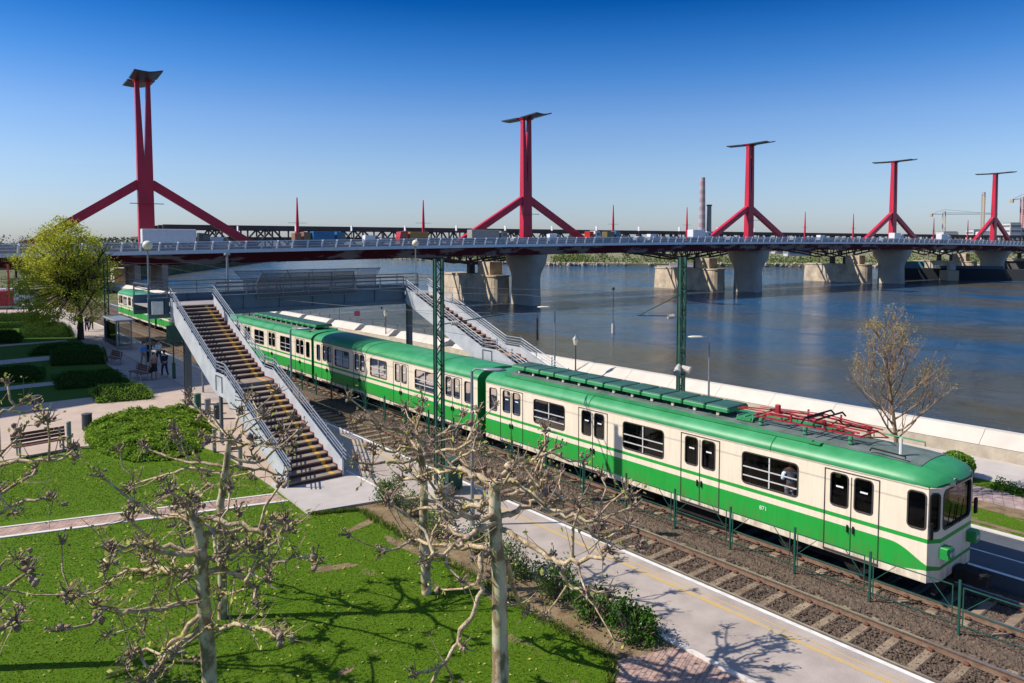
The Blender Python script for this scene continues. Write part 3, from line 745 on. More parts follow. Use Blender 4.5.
bo_ = bl.build('ballast', mat('ballast_stone', (.05,.036,.028), .95, .4, 8, c2=(.20,.145,.11), lo=.3, hi=.7)); tag(bo_, 'brown crushed stone ballast between the tracks', 'ballast', kind='stuff')
# ================================================================ FOOTBRIDGE
fb_blue = mat('footbridge_steel', (.075,.125,.175), .5, .15, .8); fb_dark = mat('railing_steel', (.13,.15,.18), .45, .1, 3, metal=.3)
fb_light = mat('stair_side_panel', (.38,.41,.45), .55, .07, 1.6, bump=.05, bscale=3, c2=(.52,.54,.57), detail=10, lo=.28, hi=.6)
tread_m = mat('stair_tread', (.20,.15,.12), .85, .15, 1.8, c2=(.30,.24,.19)); riser_m = mat('stair_riser', (.10,.045,.035), .8, .15, 3)
yel = mat('worn_yellow_paint', (.66,.38,.04), .7, .35, 5, c2=(.36,.24,.10)); redstrip = mat('red_edge_strip', (.24,.05,.04), .7, .2, 4)
hand_m = mat('handrail_steel', (.20,.23,.28), .45, .1, 3, metal=.2)
deckm = mat('footbridge_deck', (.30,.27,.25), .85, .1, 1)
DZ = 5.68; GT = 6.08; FY0, FY1 = 40.2, 43.6
fr = root('footbridge', (9.4,42,0), 'blue-grey steel footbridge with two staircases spanning the tracks in front of the red bridge', 'footbridge')
m = MB()
for y in (FY0+.12, FY1-.12):
    for xa, xb in (((9.2,10.2),(12.48,24.13),(25.93,27.1)) if y < 42 else ((9.2,27.1),)):
        m.bx(xa,xb,y-.05,y+.05,DZ-.36,GT); m.bx(xa,xb,y-.13,y+.13,DZ-.41,DZ-.36); m.bx(xa,xb,y-.13,y+.13,GT,GT+.04)
        for x in range(10,28,2):
            if xa < x < xb: m.bx(x-.02,x+.02,y-.12,y+.12,DZ-.36,GT)
    m.bx(9.2,27.1,y-.12,y+.12,DZ-.60,DZ-.412)
for x in range(10,28,2): m.bx(x-.08,x+.08,FY0+.26,FY1-.26,DZ-.5,DZ-.1)
m.build('girder', fb_blue, fr)
m = MB(); m.bx(9.25,27.05,FY0+.18,FY1-.18,DZ-.05,DZ); m.bx(10.25,12.43,FY0-.02,FY0+.18,DZ-.05,DZ-.001); m.bx(24.2,25.88,FY0-.02,FY0+.18,DZ-.05,DZ-.001); m.build('deck', deckm, fr)
def railing(mb, P, Q, h=.68, rails=(.68,.46,.24), r=.024, step=1.6):
    P = Vector(P); Q = Vector(Q); L_ = (Q-P).length; n = max(1,int(L_/step))
    for z in rails: mb.tube([P+Vector((0,0,z)),Q+Vector((0,0,z))], r if z < rails[0] else r*1.35, 5)
    for i in range(n+1): 
        p = P.lerp(Q,i/n); mb.beam(p,p+Vector((0,0,h)),.05)
m = MB()
railing(m,(9.25,FY0+.12,GT+.04),(10.15,FY0+.12,GT+.04)); railing(m,(12.55,FY0+.12,GT+.04),(24.05,FY0+.12,GT+.04)); railing(m,(9.25,FY1-.12,GT+.04),(27.05,FY1-.12,GT+.04))
railing(m,(9.25,FY0+.2,DZ+.42),(9.25,FY1-.2,DZ+.42)); railing(m,(27.05,FY0+.2,DZ+.42),(27.05,FY1-.2,DZ+.42))
m.build('railing', fb_dark, fr)
# translucent mesh screens over the overhead wires, flaring outward
def mesh_mat():
    m = bpy.data.materials.new('perforated_screen'); nt, b = nodes_of(m); N = nt.nodes; L = nt.links; out = N['Material Output']
    b.inputs['Base Color'].default_value = (.10,.11,.13,1); b.inputs['Roughness'].default_value = .5
    tr = N.new('ShaderNodeBsdfTransparent'); ms = N.new('ShaderNodeMixShader'); geo = N.new('ShaderNodeNewGeometry')
    ms.inputs[0].default_value = .42; L.new(b.outputs[0], ms.inputs[1]); L.new(tr.outputs[0], ms.inputs[2]); L.new(ms.outputs[0], out.inputs['Surface']); return m
meshm = mesh_mat()
def screen(y, s, x0, x1, xt0, xt1):
    p = MB()
    lo = [(x0,y,GT-.2),(x1,y,GT-.2)]; mid = [(x0,y+s*.02,GT+.62),(x1,y+s*.02,GT+.62)]; hi = [(xt0,y+s*.42,GT+1.15),(xt1,y+s*.42,GT+1.15)]
    p.add([lo[0],lo[1],mid[1],mid[0]],[(0,1,2,3)]); p.add([mid[0],mid[1],hi[1],hi[0]],[(0,1,2,3)])
    o = p.build('mesh_screen', meshm, fr)
    f = MB(); n = int((x1-x0)/1.3)
    for i in range(n+1):
        t = i/n; a = Vector(lo[0]).lerp(Vector(lo[1]),t); b = Vector(mid[0]).lerp(Vector(mid[1]),t); c = Vector(hi[0]).lerp(Vector(hi[1]),t)
        f.beam(a,b,.045); f.beam(b,c,.045)
    f.beam(hi[0],hi[1],.05); f.beam(mid[0],mid[1],.04); f.beam(lo[0],lo[1],.05); f.build('screen_frame', fb_dark, o)
screen(FY0-.04,-1,14.7,20.6,14.8,20.3); screen(FY1+.04,1,15.2,23.9,14.8,24.5)
# columns
m = MB()
for (x,y) in ((11.6,42.4),):
    m.bx(x-.17,x+.17,y-.15,y-.13,.02,DZ-.61); m.bx(x-.17,x+.17,y+.13,y+.15,.02,DZ-.61); m.bx(x-.012,x+.012,y-.13,y+.13,.02,DZ-.61)
    m.bx(x-.26,x+.26,y-.26,y+.26,.02,.05)
m.build('column', fb_dark, fr)
m = MB(); m.bx(24.5,24.8,40.5,40.8,-.02,DZ-.61); m.build('column', fb_dark, fr)
m = MB(); m.bx(11.45,11.7,32.0,32.3,.02,2.4); m.bx(10.6,12.6,32.05,32.25,2.41,2.6); m.build('column', fb_dark, fr)
def ramp(x): return 0.0
bpy.context.view_layer.update()
for o in bpy.data.objects:
    if o.type == 'MESH' and (o.parent == fr or (o.parent and o.parent.parent == fr)):
        for v in o.data.vertices:
            if v.co.z > 2: v.co.z += ramp(v.co.x)
DZ0 = DZ
def staircase(x0, x1, ytop, n1, n2, dy, land, zb, walls_hi, strips=True):
    global DZ
    DZ = DZ0+ramp(x0+.3)
    """flight going down towards -Y from the deck edge"""
    so_ = bpy.data.objects.new('staircase', None); col.objects.link(so_); so_.location = (0,0,0); so_.parent = fr
    so_.matrix_parent_inverse = Matrix.Translation(-fr.location)
    N_ = n1+n2; rise = (DZ-zb)/(N_+1)
    y, z = ytop, DZ; path = [(y,z)]
    k = 0
    def one(y, z, dp):
        m = MB(); m.bx(x0+.07,x1-.07,y-dp,y+.03,z-.05,z); o = m.build('step', tread_m, so_)
        return o
    rs = MB(); ys = MB(); rd = MB()
    for i in range(N_):
        z -= rise; dp = land if i == n1 else dy
        one(y, z, dp)
        rs.bx(x0+.07,x1-.07,y+.031,y+.045,z-.01,z+rise-.052)
        if strips:
            ys.bx(x1-.52,x1-.36,y-dp+.002,y+.02,z+.001,z+.006); rd.bx(x1-.11,x1-.075,y-dp+.002,y-.0,z+.002,z+.05)
            ys.bx(x1-.52,x1-.36,y-dp-.006,y-dp-.002,z-.05,z+.005); ys.bx(x1-.52,x1-.36,y+.022,y+.030,z+.007,z+rise-.056)
        y -= dp; path.append((y,z))
    rs.bx(x0+.07,x1-.07,y+.031,y+.045,zb,z-.052)
    rs.build('risers', riser_m, so_)
    if strips: ys.build('yellow_line', yel, so_); rd.build('red_edge', redstrip, so_)
    # side panels follow both flights and the landing
    ya, za = path[0]; yl0 = path[n1][0]; zl0 = path[n1+1][1]; yl1 = yl0-land; ye, ze = path[-1][0], zb+.02
    prof = [(ya+.0,za),(yl0,zl0),(yl1,zl0),(ye,ze+rise)]
    for x in (x0, x1-.07):
        m = MB(); up, dn = .42, .55
        t = [(p[0],p[1]+up) for p in prof]; b = [(p[0],max(zb-.03,p[1]-dn)) for p in prof]
        b[-1] = (ye+.02, zb-.03)
        n = len(prof); vs = [(x,)+q for q in t]+[(x,)+q for q in b]+[(x+.07,)+q for q in t]+[(x+.07,)+q for q in b]
        fs = []
        for i in range(n-1):
            fs += [(i,i+1,n+i+1,n+i),(2*n+i,3*n+i,3*n+i+1,2*n+i+1),(i,2*n+i,2*n+i+1,i+1),(n+i,n+i+1,3*n+i+1,3*n+i)]
        fs += [(0,n,3*n,2*n),(n-1,3*n-1,4*n-1,2*n-1)]
        m.add(vs, fs); m.build('side_panel', fb_light, so_)
        h = MB()
        pp = [(x+.035, p[0], p[1]+up) for p in prof]
        for z_ in (.5,.35,.2): h.tube([Vector(q)+Vector((0,0,z_)) for q in [(pp[0][0],pp[0][1]+.2,pp[0][2])]+pp+[(pp[-1][0],pp[-1][1]-.28,pp[-1][2]-.1)]], .03 if z_ == .5 else .022, 6)
        for i in range(n-1):
            a, b_ = Vector(pp[i]), Vector(pp[i+1]); q = max(1, int((b_-a).length/1.25))
            for j in range(q+(i == n-2)): c = a.lerp(b_, j/q); h.beam(c, c+Vector((0,0,.63)), .045)
        h.build('handrail', hand_m, so_)
        # inner lower handrail
        h = MB(); xi = x+.13 if x == x0 else x-.06
        h.tube([(xi,p[0],p[1]+.12+up) for p in prof], .022, 5); h.build('inner_handrail', hand_m, so_)
    m = MB(); m.bx(x0+.08,x1-.08,yl1,yl0,zl0-.3,zl0-.052)
    m.bx(x0+.09,x0+.2,yl0-.3,yl0-.1,zb,zl0-.31); m.bx(x1-.2,x1-.09,yl0-.3,yl0-.1,zb,zl0-.31); m.build('landing_frame', fb_dark, so_)
    pn = MB(); pn.bx(x0-.03,x0-.005,yl0-.9,yl0-.86,zl0-.35,zl0+.3); pn.bx(x0-.03,x0-.005,yl0-.1,yl0-.06,zl0-.35,zl0+.3); pn.bx(x0-.03,x0-.005,yl0-.9,yl0-.06,zl0+.3,zl0+.34); pn.build('bracket', fb_dark, so_)
    return so_
staircase(10.22, 12.46, FY0, 17, 17, .415, 1.15, .09, .4)
staircase(24.15, 25.9, FY0, 17, 17, .47, 1.3, .0, .4)

DZ = DZ0
# ================================================================ ROAD BRIDGE
br_red = mat('bridge_red', (.44,.008,.034), .42, .12, .35, c2=(.58,.014,.048), detail=10, stretch=(1,1,.3)); br_dark = mat('girder_red_lit_blotches', (.15,.02,.024), .5, .3, .16, c2=(.40,.30,.28), stretch=(.7,.7,3), lo=.49, hi=.56, detail=3)  # pale blotches paint reflected light over the girder's dark red
br_grey = mat('bridge_fascia', (.80,.79,.78), .5, .08, .3); br_rail = mat('bridge_railing', (.88,.88,.88), .4, .05, 1)
pierc = mat('pier_concrete', (.44,.39,.33), .85, .13, .12, bump=.2, bscale=2, c2=(.58,.52,.43)); roadm = mat('bridge_asphalt', (.08,.08,.085), .9, .1, .5)
stone = mat('old_pier_stone', (.36,.29,.22), .9, .3, .25, bump=.5, bscale=3, c2=(.66,.53,.38)); stone_or = mat('orange_stone', (.50,.33,.18), .9, .25, .4, bump=.4, bscale=3)  # stone_or is an orange variant of the pier stone
mirror_m = mat('reflector_panel', (.05,.055,.06), .35, .1, .5, metal=.3)
ux, uy = .9966, -.0824; tx, ty = -.0824, -.9966; BX, BY = 37.6, 168.0
def bp(s, t, z): return (BX+ux*s+tx*t, BY+uy*s+ty*t, z)
def zr(s):
    if s < 0: return 8.95+.012*s
    return 8.95+2.0*(1-((s-215)/215)**2) if s < 430 else 8.95
def ribbon(mb, s0, s1, prof, step=8.0, zf=zr):
    n = int((s1-s0)/step); P_ = []
    for i in range(n+1):
        s = s0+(s1-s0)*i/n; z = zf(s); P_.append([bp(s,t,z+dz) for t,dz in prof])
    k = len(prof); b = len(mb.v)
    for r in P_: mb.v += r
    for i in range(n):
        for j in range(k): mb.f.append((b+i*k+j, b+i*k+(j+1)%k, b+(i+1)*k+(j+1)%k, b+(i+1)*k+j))
    mb.f.append(tuple(b+j for j in range(k-1,-1,-1))); mb.f.append(tuple(b+n*k+j for j in range(k)))
S0, S1 = -190, 620
rb = root('road_bridge', (BX,BY,WZ), 'long road bridge with red pylons and pale railing crossing the wide river', 'bridge')
m = MB(); ribbon(m,S0,S1,[(-11.2,-1.25),(11.2,-1.25),(11.2,-1.6),(-11.2,-1.6)]); m.build('deck', roadm, rb)
m = MB()
for sg in (-1,1):
    a, b = (11.21,11.5) if sg > 0 else (-11.5,-11.21)
    ribbon(m,S0,S1,[(a,-1.62),(b,-1.62),(b,-2.35),(a,-2.35)])
m.build('fascia', br_grey, rb)
m = MB(); ribbon(m,S0,S1,[(-9.6,-1.62),(9.6,-1.62),(9.3,-2.5),(7.4,-4.65),(-7.4,-4.65),(-9.3,-2.5)]); m.build('girder', br_dark, rb)
m = MB()
s = S0
while s < S1:
    for sg in (-1,1): m.beam(bp(s,sg*9.2,zr(s)-2.6), bp(s,sg*11.2,zr(s)-1.85), .25, .35)
    s += 4.1
o = m.build('bracket', br_dark, rb); o['kind'] = 'stuff'
m = MB(); s = S0
while s < S1:
    m.beam(bp(s,11.4,zr(s)-1.6), bp(s+.2,11.75,zr(s)+.05), .3); s += 3.3 if s < 200 else 4.1
for i in range(int((S1-S0)/8)):
    s = S0+i*8
    for dz, w_ in ((0,.17),(-.55,.05),(-1.1,.05)): m.beam(bp(s,11.58,zr(s)+dz), bp(s+8,11.58,zr(s+8)+dz), w_, w_)
    for dz, w_ in ((-.05,.12),(-.5,.06)): m.beam(bp(s,-11.4,zr(s)+dz), bp(s+8,-11.4,zr(s+8)+dz), w_, w_)
m.build('railing', br_rail, rb)
m = MB()
ribbon(m,S0,S1,[(11.48,-.12),(11.51,-.12),(11.51,-1.6),(11.48,-1.6)])
def railglass():
    mm = bpy.data.materials.new('railing_mesh'); nt, b = nodes_of(mm); N = nt.nodes; L = nt.links; out = N['Material Output']
    b.inputs['Base Color'].default_value = (.40,.42,.46,1); b.inputs['Roughness'].default_value = .4
    tr = N.new('ShaderNodeBsdfTransparent'); ms = N.new('ShaderNodeMixShader'); ms.inputs[0].default_value = .55
    L.new(b.outputs[0], ms.inputs[1]); L.new(tr.outputs[0], ms.inputs[2]); L.new(ms.outputs[0], out.inputs['Surface']); return mm
m.build('railing_infill', railglass(), rb)
ORD = ['first','second','third','fourth','fifth']
for k in range(5):
    TZ_ = 0 if k == 0 else 1.3
    s = [.9,98.2,196.3,292.8,388.5][k]; zd = zr(s)-1.2
    def q(ds, dt, z): return bp(s+ds, dt, z)
    def hexa(mb, z0, a0, b0, t0, z1, a1, b1, t1):
        vs = [q(a0,-t0,z0),q(b0,-t0,z0),q(b0,t0,z0),q(a0,t0,z0),q(a1,-t1,z1),q(b1,-t1,z1),q(b1,t1,z1),q(a1,t1,z1)]
        mb.add(vs,[(0,1,2,3),(4,7,6,5),(0,4,5,1),(1,5,6,2),(2,6,7,3),(3,7,4,0)])
    m = MB(); hexa(m,zd,-1.5,1.5,1.0,26,-1.45,1.45,.9); mast = m.build('pylon', br_red, rb)
    for sg in (-1,1):
        m = MB(); a, b = sorted((sg*.05,sg*1.45)); c, d = sorted((sg*.68,sg*1.42)); hexa(m,26.002,a,b,.9,42.1+TZ_,c,d,.65); m.build('pylon_limb', br_red, mast)
        m = MB(); m.beam(q(sg*1.2,0,21.2), q(sg*22.0,0,zr(s+sg*22)-1.2), 1.4, 1.75); m.build('strut', br_red, mast)
        m = MB(); t1, t2 = (1.0, 8.5) if sg > 0 else (-8.5,-1.0)
        lift = lambda t: abs(t)*.03
        vs = []
        for t in (t1,t2):
            for ds, dz in ((-2.6,.15),(-1.0,.0),(0,-.05),(1.0,.1),(2.6,.5)): vs.append(q(ds,t,42.4+TZ_+dz+lift(t)))
        for t in (t1,t2):
            for ds, dz in ((-2.6,.15),(-1.0,.0),(0,-.05),(1.0,.1),(2.6,.5)): vs.append(q(ds,t,42.1+TZ_+dz+lift(t)))
        fs = []
        for i in range(4): fs += [(i,i+1,6+i,5+i),(10+i,15+i,16+i,11+i),(i,10+i,11+i,i+1),(5+i,6+i,16+i,15+i)]
        fs += [(0,5,15,10),(4,14,19,9)]
        m.add(vs,fs); m.build('light_reflector', mirror_m, mast)
    m = MB(); hexa(m,42.102+TZ_,-1.6,1.6,1.0,42.7+TZ_,-1.9,1.9,1.9); m.build('pylon_head', br_red, mast)
    m = MB(); m.beam(q(-3.2,2.0,17),q(3.2,2.0,17),.22,.14); m.build('signal_arm', mirror_m, mast)
    # pier: shaft flaring into a hammerhead
    if k > 0:
        m = MB(); c = 5.0
        def ring(z, hw, ht):
            out = []
            for i in range(24):
                a = 2*math.pi*i/24; x = math.copysign(min(1,abs(math.cos(a))**.55),math.cos(a)); y_ = math.copysign(abs(math.sin(a))**.55,math.sin(a))
                out.append(bp(s+hw*x, c-5.0+ht*y_, z))
            return out
        lv = [(WZ-2,2.3,5.6),(-1.2,2.25,5.2),(.4,2.3,5.6),(1.8,2.5,6.5),(3.4,2.75,7.6),(zr(s)-4.65,2.9,8.2)]
        for z,a_,b_ in lv: m.v += ring(z,a_,b_)
        for i in range(len(lv)-1):
            for j in range(24): m.f.append((i*24+j,i*24+(j+1)%24,(i+1)*24+(j+1)%24,(i+1)*24+j))
        m.f.append(tuple((len(lv)-1)*24+j for j in range(24))); m.build('pier', pierc, rb, smooth=True, angle=40)
    else:
        for ds in (-9,-4,4,9):
            for dt in (-7,0,7):
                m = MB(); m.beam(bp(ds-6,dt,-1),bp(ds-6,dt,zr(s)-4.2),1.1,1.1); m.build('column', mat('warm_column', (.50,.38,.30), .85, .12, .4), rb)
# red lamp masts
i = 0
spots = []
for k in range(5):
    for f in (32.8,65.7): spots.append((98.5*k+f))
names = ['between the first and second pylon, nearer the first','between the first and second pylon, nearer the second','between the second and third pylon, nearer the second','between the second and third pylon, nearer the third',
 'between the third and fourth pylon, nearer the third','between the third and fourth pylon, nearer the fourth','between the fourth and fifth pylon, nearer the fourth','between the fourth and fifth pylon, nearer the fifth','just right of the fifth pylon','rightmost on the bridge beyond the fifth pylon']
for s, nm in zip(spots, names):
    t = root('lamp_mast', bp(s,0,zr(s)-1.25), 'thin red mast on the bridge deck '+nm, 'lamp mast', 'red masts along the bridge')
    b = MB(); z0 = zr(s)-1.25; b.tube([bp(s,0,z0),bp(s,0,z0+5),bp(s,0,z0+11.2)],[.42,.36,.12],6); b.build('mast', br_red, t)
    b = MB(); b.beam(bp(s-2.2,0,z0+5.3),bp(s+2.2,0,z0+5.3),.09,.07); b.build('cross_arm', mirror_m, t)
# ================================================================ RAILWAY BRIDGE behind it
tr_m = mat('truss_steel', (.075,.06,.055), .7, .2, .4)
rw = root('railway_bridge', bp(190,-24,WZ), 'dark steel truss railway bridge on old stone piers, seen behind the road bridge', 'railway bridge')
OFF = -21.5
PS = [-2.0, 95, 190, 288, 386, 484]
def zb(s):
    d = min(abs(s-p) for p in PS); k = max(0, 1-d/34.0)
    return 6.0-3.6*k**1.6
for t in (OFF+3.2, OFF-3.2, OFF-11):
    m = MB(); s = 8.0; i = 0
    m.beam(bp(7,t,12.7),bp(500,t,12.7),.6,1.1); m.beam(bp(7,t,9.6),bp(500,t,9.6),.3,.45)
    while s < 498:
        a, b = s, s+6.1
        m.beam(bp(a,t,zb(a)),bp(b,t,zb(b)),.5,.6)
        m.beam(bp(a,t,zb(a)),bp(a,t,12.6),.35,.35)
        if i % 2: m.beam(bp(a,t,zb(a)+.2),bp(b,t,12.5),.4,.4)
        else: m.beam(bp(a,t,12.5),bp(b,t,zb(b)+.2),.4,.4)
        s = b; i += 1
    m.build('truss', tr_m, rw)
m = MB(); m.prism([bp(2,OFF+3,0)[:2],bp(500,OFF+3,0)[:2],bp(500,OFF-11,0)[:2],bp(2,OFF-11,0)[:2]],9.9,10.4); m.build('track_deck', tr_m, rw)
for k, s in enumerate(PS):
    m = MB()
    for z, w_, l0, l1 in ((WZ-2,3.3,-8.2,-38),(-.6,3.0,-8.6,-37.6)): pass
    def oval(z, w_, tn, tf, n=10):
        o_ = [bp(s+w_*math.sin(a), tn-w_*(1-math.cos(a))*1.0, z) for a in [math.pi*(i/n-.5) for i in range(n+1)]]
        return o_+[bp(s+w_*.95, tf, z), bp(s-w_*.95, tf, z)]
    lv = [oval(WZ-2,3.6,-6.0,-37), oval(-.9,3.2,-6.3,-36.7), oval(-.9,3.45,-6.1,-36.9), oval(-.4,3.45,-6.1,-36.9)]
    # near nose bulges toward the road bridge
    n = len(lv[0])
    for r in lv: m.v += r
    for i in range(len(lv)-1):
        for j in range(n): m.f.append((i*n+j,i*n+(j+1)%n,(i+1)*n+(j+1)%n,(i+1)*n+j))
    m.f.append(tuple((len(lv)-1)*n+j for j in range(n))); pr = m.build('pier', stone, rw)
    m = MB()
    P0 = [bp(s-2.2,-10.5,0)[:2],bp(s+2.2,-10.5,0)[:2],bp(s+2.2,-17,0)[:2],bp(s-2.2,-17,0)[:2]]; m.prism(P0,-.398,3.4); m.build('bearing_block', stone, pr)
    m = MB()
    for dt in (-3.2,3.2): m.prism([bp(s-1,OFF+dt-.8,0)[:2],bp(s+1,OFF+dt-.8,0)[:2],bp(s+1,OFF+dt+.8,0)[:2],bp(s-1,OFF+dt+.8,0)[:2]],-.398,zb(s)); 
    m.build('bearing', tr_m, pr)
# signal posts with small boards along the railway bridge
fl = mat('white_board', (.75,.73,.75), .5, .1, 1)
for k in range(12):
    s = 22+k*13.5+(k*k)*.35
    o = root('signal_post', bp(s,-10.5,zr(s)-1), 'slim post with small pale board behind the road, number %s counted from the left'%['one','two','three','four','five','six','seven','eight','nine','ten','eleven','twelve'][k], 'signal post', 'pale boards on slim posts on the bridge')
    b = MB(); b.tube([bp(s,-10.5,zr(s)-1.2),bp(s,-10.5,zr(s)+2.8)],.1,5); b.build('post', tr_m, o)
    b = MB(); b.beam(bp(s,-10.5,zr(s)+2.2),bp(s,-10.5,zr(s)+3.6),.75,.2); b.build('board', fl, o)
# ================================================================ VEHICLES on the bridge
def paint(nm, c): return mat('paint_'+nm, c, .35, .05, 1)
tyre = mat('tyre', (.02,.02,.02), .85, .1, 4); cglass = mat('car_glass', (.03,.035,.045), .1, .1, 2, spec=.8)
def frame_at(s, t):
    P_ = Vector(bp(s,t,zr(s)-1.245)); ang = math.atan2(uy,ux); return P_, ang
def wheels(rt, xs, hw, r, ):
    for x in xs:
        for sg in (-1,1):
            m = MB(); m.tube([(x,sg*(hw-.2),r),(x,sg*hw,r)],[r,r],12); m.build('wheel', tyre, rt)
def carv(s, t, label, cname, c, van=False):
    P_, a = frame_at(s,t); rt = root('car' if not van else 'van', (0,0,0), label, 'van' if van else 'car', 'vehicles on the bridge')
    L_, H_ = (5.2,2.2) if van else (4.4,1.45); m = MB()
    prof = [(-L_/2,.35),(L_/2,.35),(L_/2,.8),(L_/2-1.1,.95),(L_/2-1.9,H_),(-L_/2+(.15 if van else .7),H_),(-L_/2,.95)]
    n = len(prof); vs = [(x,-.85,z) for x,z in prof]+[(x,.85,z) for x,z in prof]
    m.add(vs,[tuple(range(n)),tuple(range(2*n-1,n-1,-1))]+[(i,n+i,n+(i+1)%n,(i+1)%n) for i in range(n)]); m.build('body', paint(cname,c), rt)
    for sg in (-1,1):
        g = MB(); x0 = -L_/2+(2.6 if van else .8); g.add([(x0,sg*.86,.98),(L_/2-1.25,sg*.86,.98),(L_/2-1.95,sg*.86,H_-.12),(x0+.15,sg*.86,H_-.12)],[(0,1,2,3)]); g.build('window', cglass, rt)
    wheels(rt,(-L_/2+.85,L_/2-.85),.87,.33); rt.location = P_; rt.rotation_euler.z = a
def truck(s, t, label, cname, c, L_=12.5, H_=3.9, cabc=None, flip=False):
    P_, a = frame_at(s,t); rt = root('truck', (0,0,0), label, 'truck', 'vehicles on the bridge')
    m = MB(); m.cbox((-1.3,0,1.1+(H_-1.1)/2),(L_-3,2.5,H_-1.1),.06); m.build('cargo_box', paint(cname,c), rt)
    m = MB(); x = L_/2-1.0; prof = [(x-1.2,.6),(x+1.0,.6),(x+1.0,1.7),(x+.7,3.0),(x-1.2,3.2)]; n = 5
    vs = [(p[0],-1.2,p[1]) for p in prof]+[(p[0],1.2,p[1]) for p in prof]
    m.add(vs,[tuple(range(n)),tuple(range(2*n-1,n-1,-1))]+[(i,n+i,n+(i+1)%n,(i+1)%n) for i in range(n)]); cb = m.build('cab', paint(*(cabc or (cname,c))), rt)
    g = MB(); 
    for sg in (-1,1): g.add([(x-.5,sg*1.21,1.75),(x+.85,sg*1.21,1.75),(x+.6,sg*1.21,2.7),(x-.5,sg*1.21,2.7)],[(0,1,2,3)])
    g.build('cab_window', cglass, cb)
    m = MB(); m.box((-.5,0,.85),(L_-1.5,.9,.3)); m.build('chassis', under, rt); wheels(rt,(-L_/2+1,-L_/2+2.3,-L_/2+3.6,L_/2-1.6),1.2,.5)
    rt.location = P_; rt.rotation_euler.z = a+(math.pi if flip else 0)
W = ('white',(.72,.73,.75)); 
truck(5.2,7.3,'large white box truck on the bridge right of the first pylon','white',W[1],13.0,3.9,('darkcab',(.06,.07,.10)))
carv(-5.5,7.5,'dark saloon car on the bridge left of the first pylon','dark',(.02,.025,.03))
carv(15.0,4,'white van behind the large white box truck','white',W[1],True)
truck(32.5,4,'small orange and brown box truck beside the blue truck','orangebrown',(.30,.14,.08),4.5,2.9)
truck(38.2,5,'bright blue truck on the bridge','blue',(.015,.15,.32),8,3.2)
carv(49.2,6,'white van with dark window between the blue and the orange truck','white',W[1],True)
carv(52.5,6,'silver car right behind the white van','silver',(.5,.52,.55))
truck(60.5,4,'orange truck with red cab left of the grey container truck','orange',(.38,.20,.04),8,3.0,('red',(.5,.03,.02)),True)
truck(81.5,6,'long grey container truck by the left strut of the second pylon','grey',(.34,.31,.27),11.5,3.4)
carv(91.5,6,'white car just left of the second pylon','white',W[1])
carv(104,6,'white van just right of the second pylon','white',W[1],True)
carv(109,6,'silver car near the right strut of the second pylon','silver',(.5,.52,.55))
truck(119.5,4,'red lorry right of the second pylon','red',(.40,.06,.05),4.5,3.0,W)
truck(127,4,'dark olive and blue lorry behind the red one','olive',(.16,.13,.05),6,2.9,('blue',(.01,.20,.45)))
carv(137,6,'white car midway between the second and third pylon','white',W[1])
carv(146,3,'pale van midway between the second and third pylon, behind','white',W[1],True)
truck(163.5,6,'white box truck left of the third pylon','white',W[1],9,3.6)
carv(180,6,'silver car directly left of the third pylon','silver',(.5,.52,.55))
carv(215,6,'white car right of the third pylon','white',W[1])
carv(232,6,'white van between the third and fourth pylon','white',W[1],True)
carv(275,6,'white car left of the fourth pylon','white',W[1])
truck(285,6,'white lorry left of the fourth pylon','white',W[1],8,3.6)
truck(325,6,'pale lorry right of the fourth pylon','white',W[1],9,3.6)
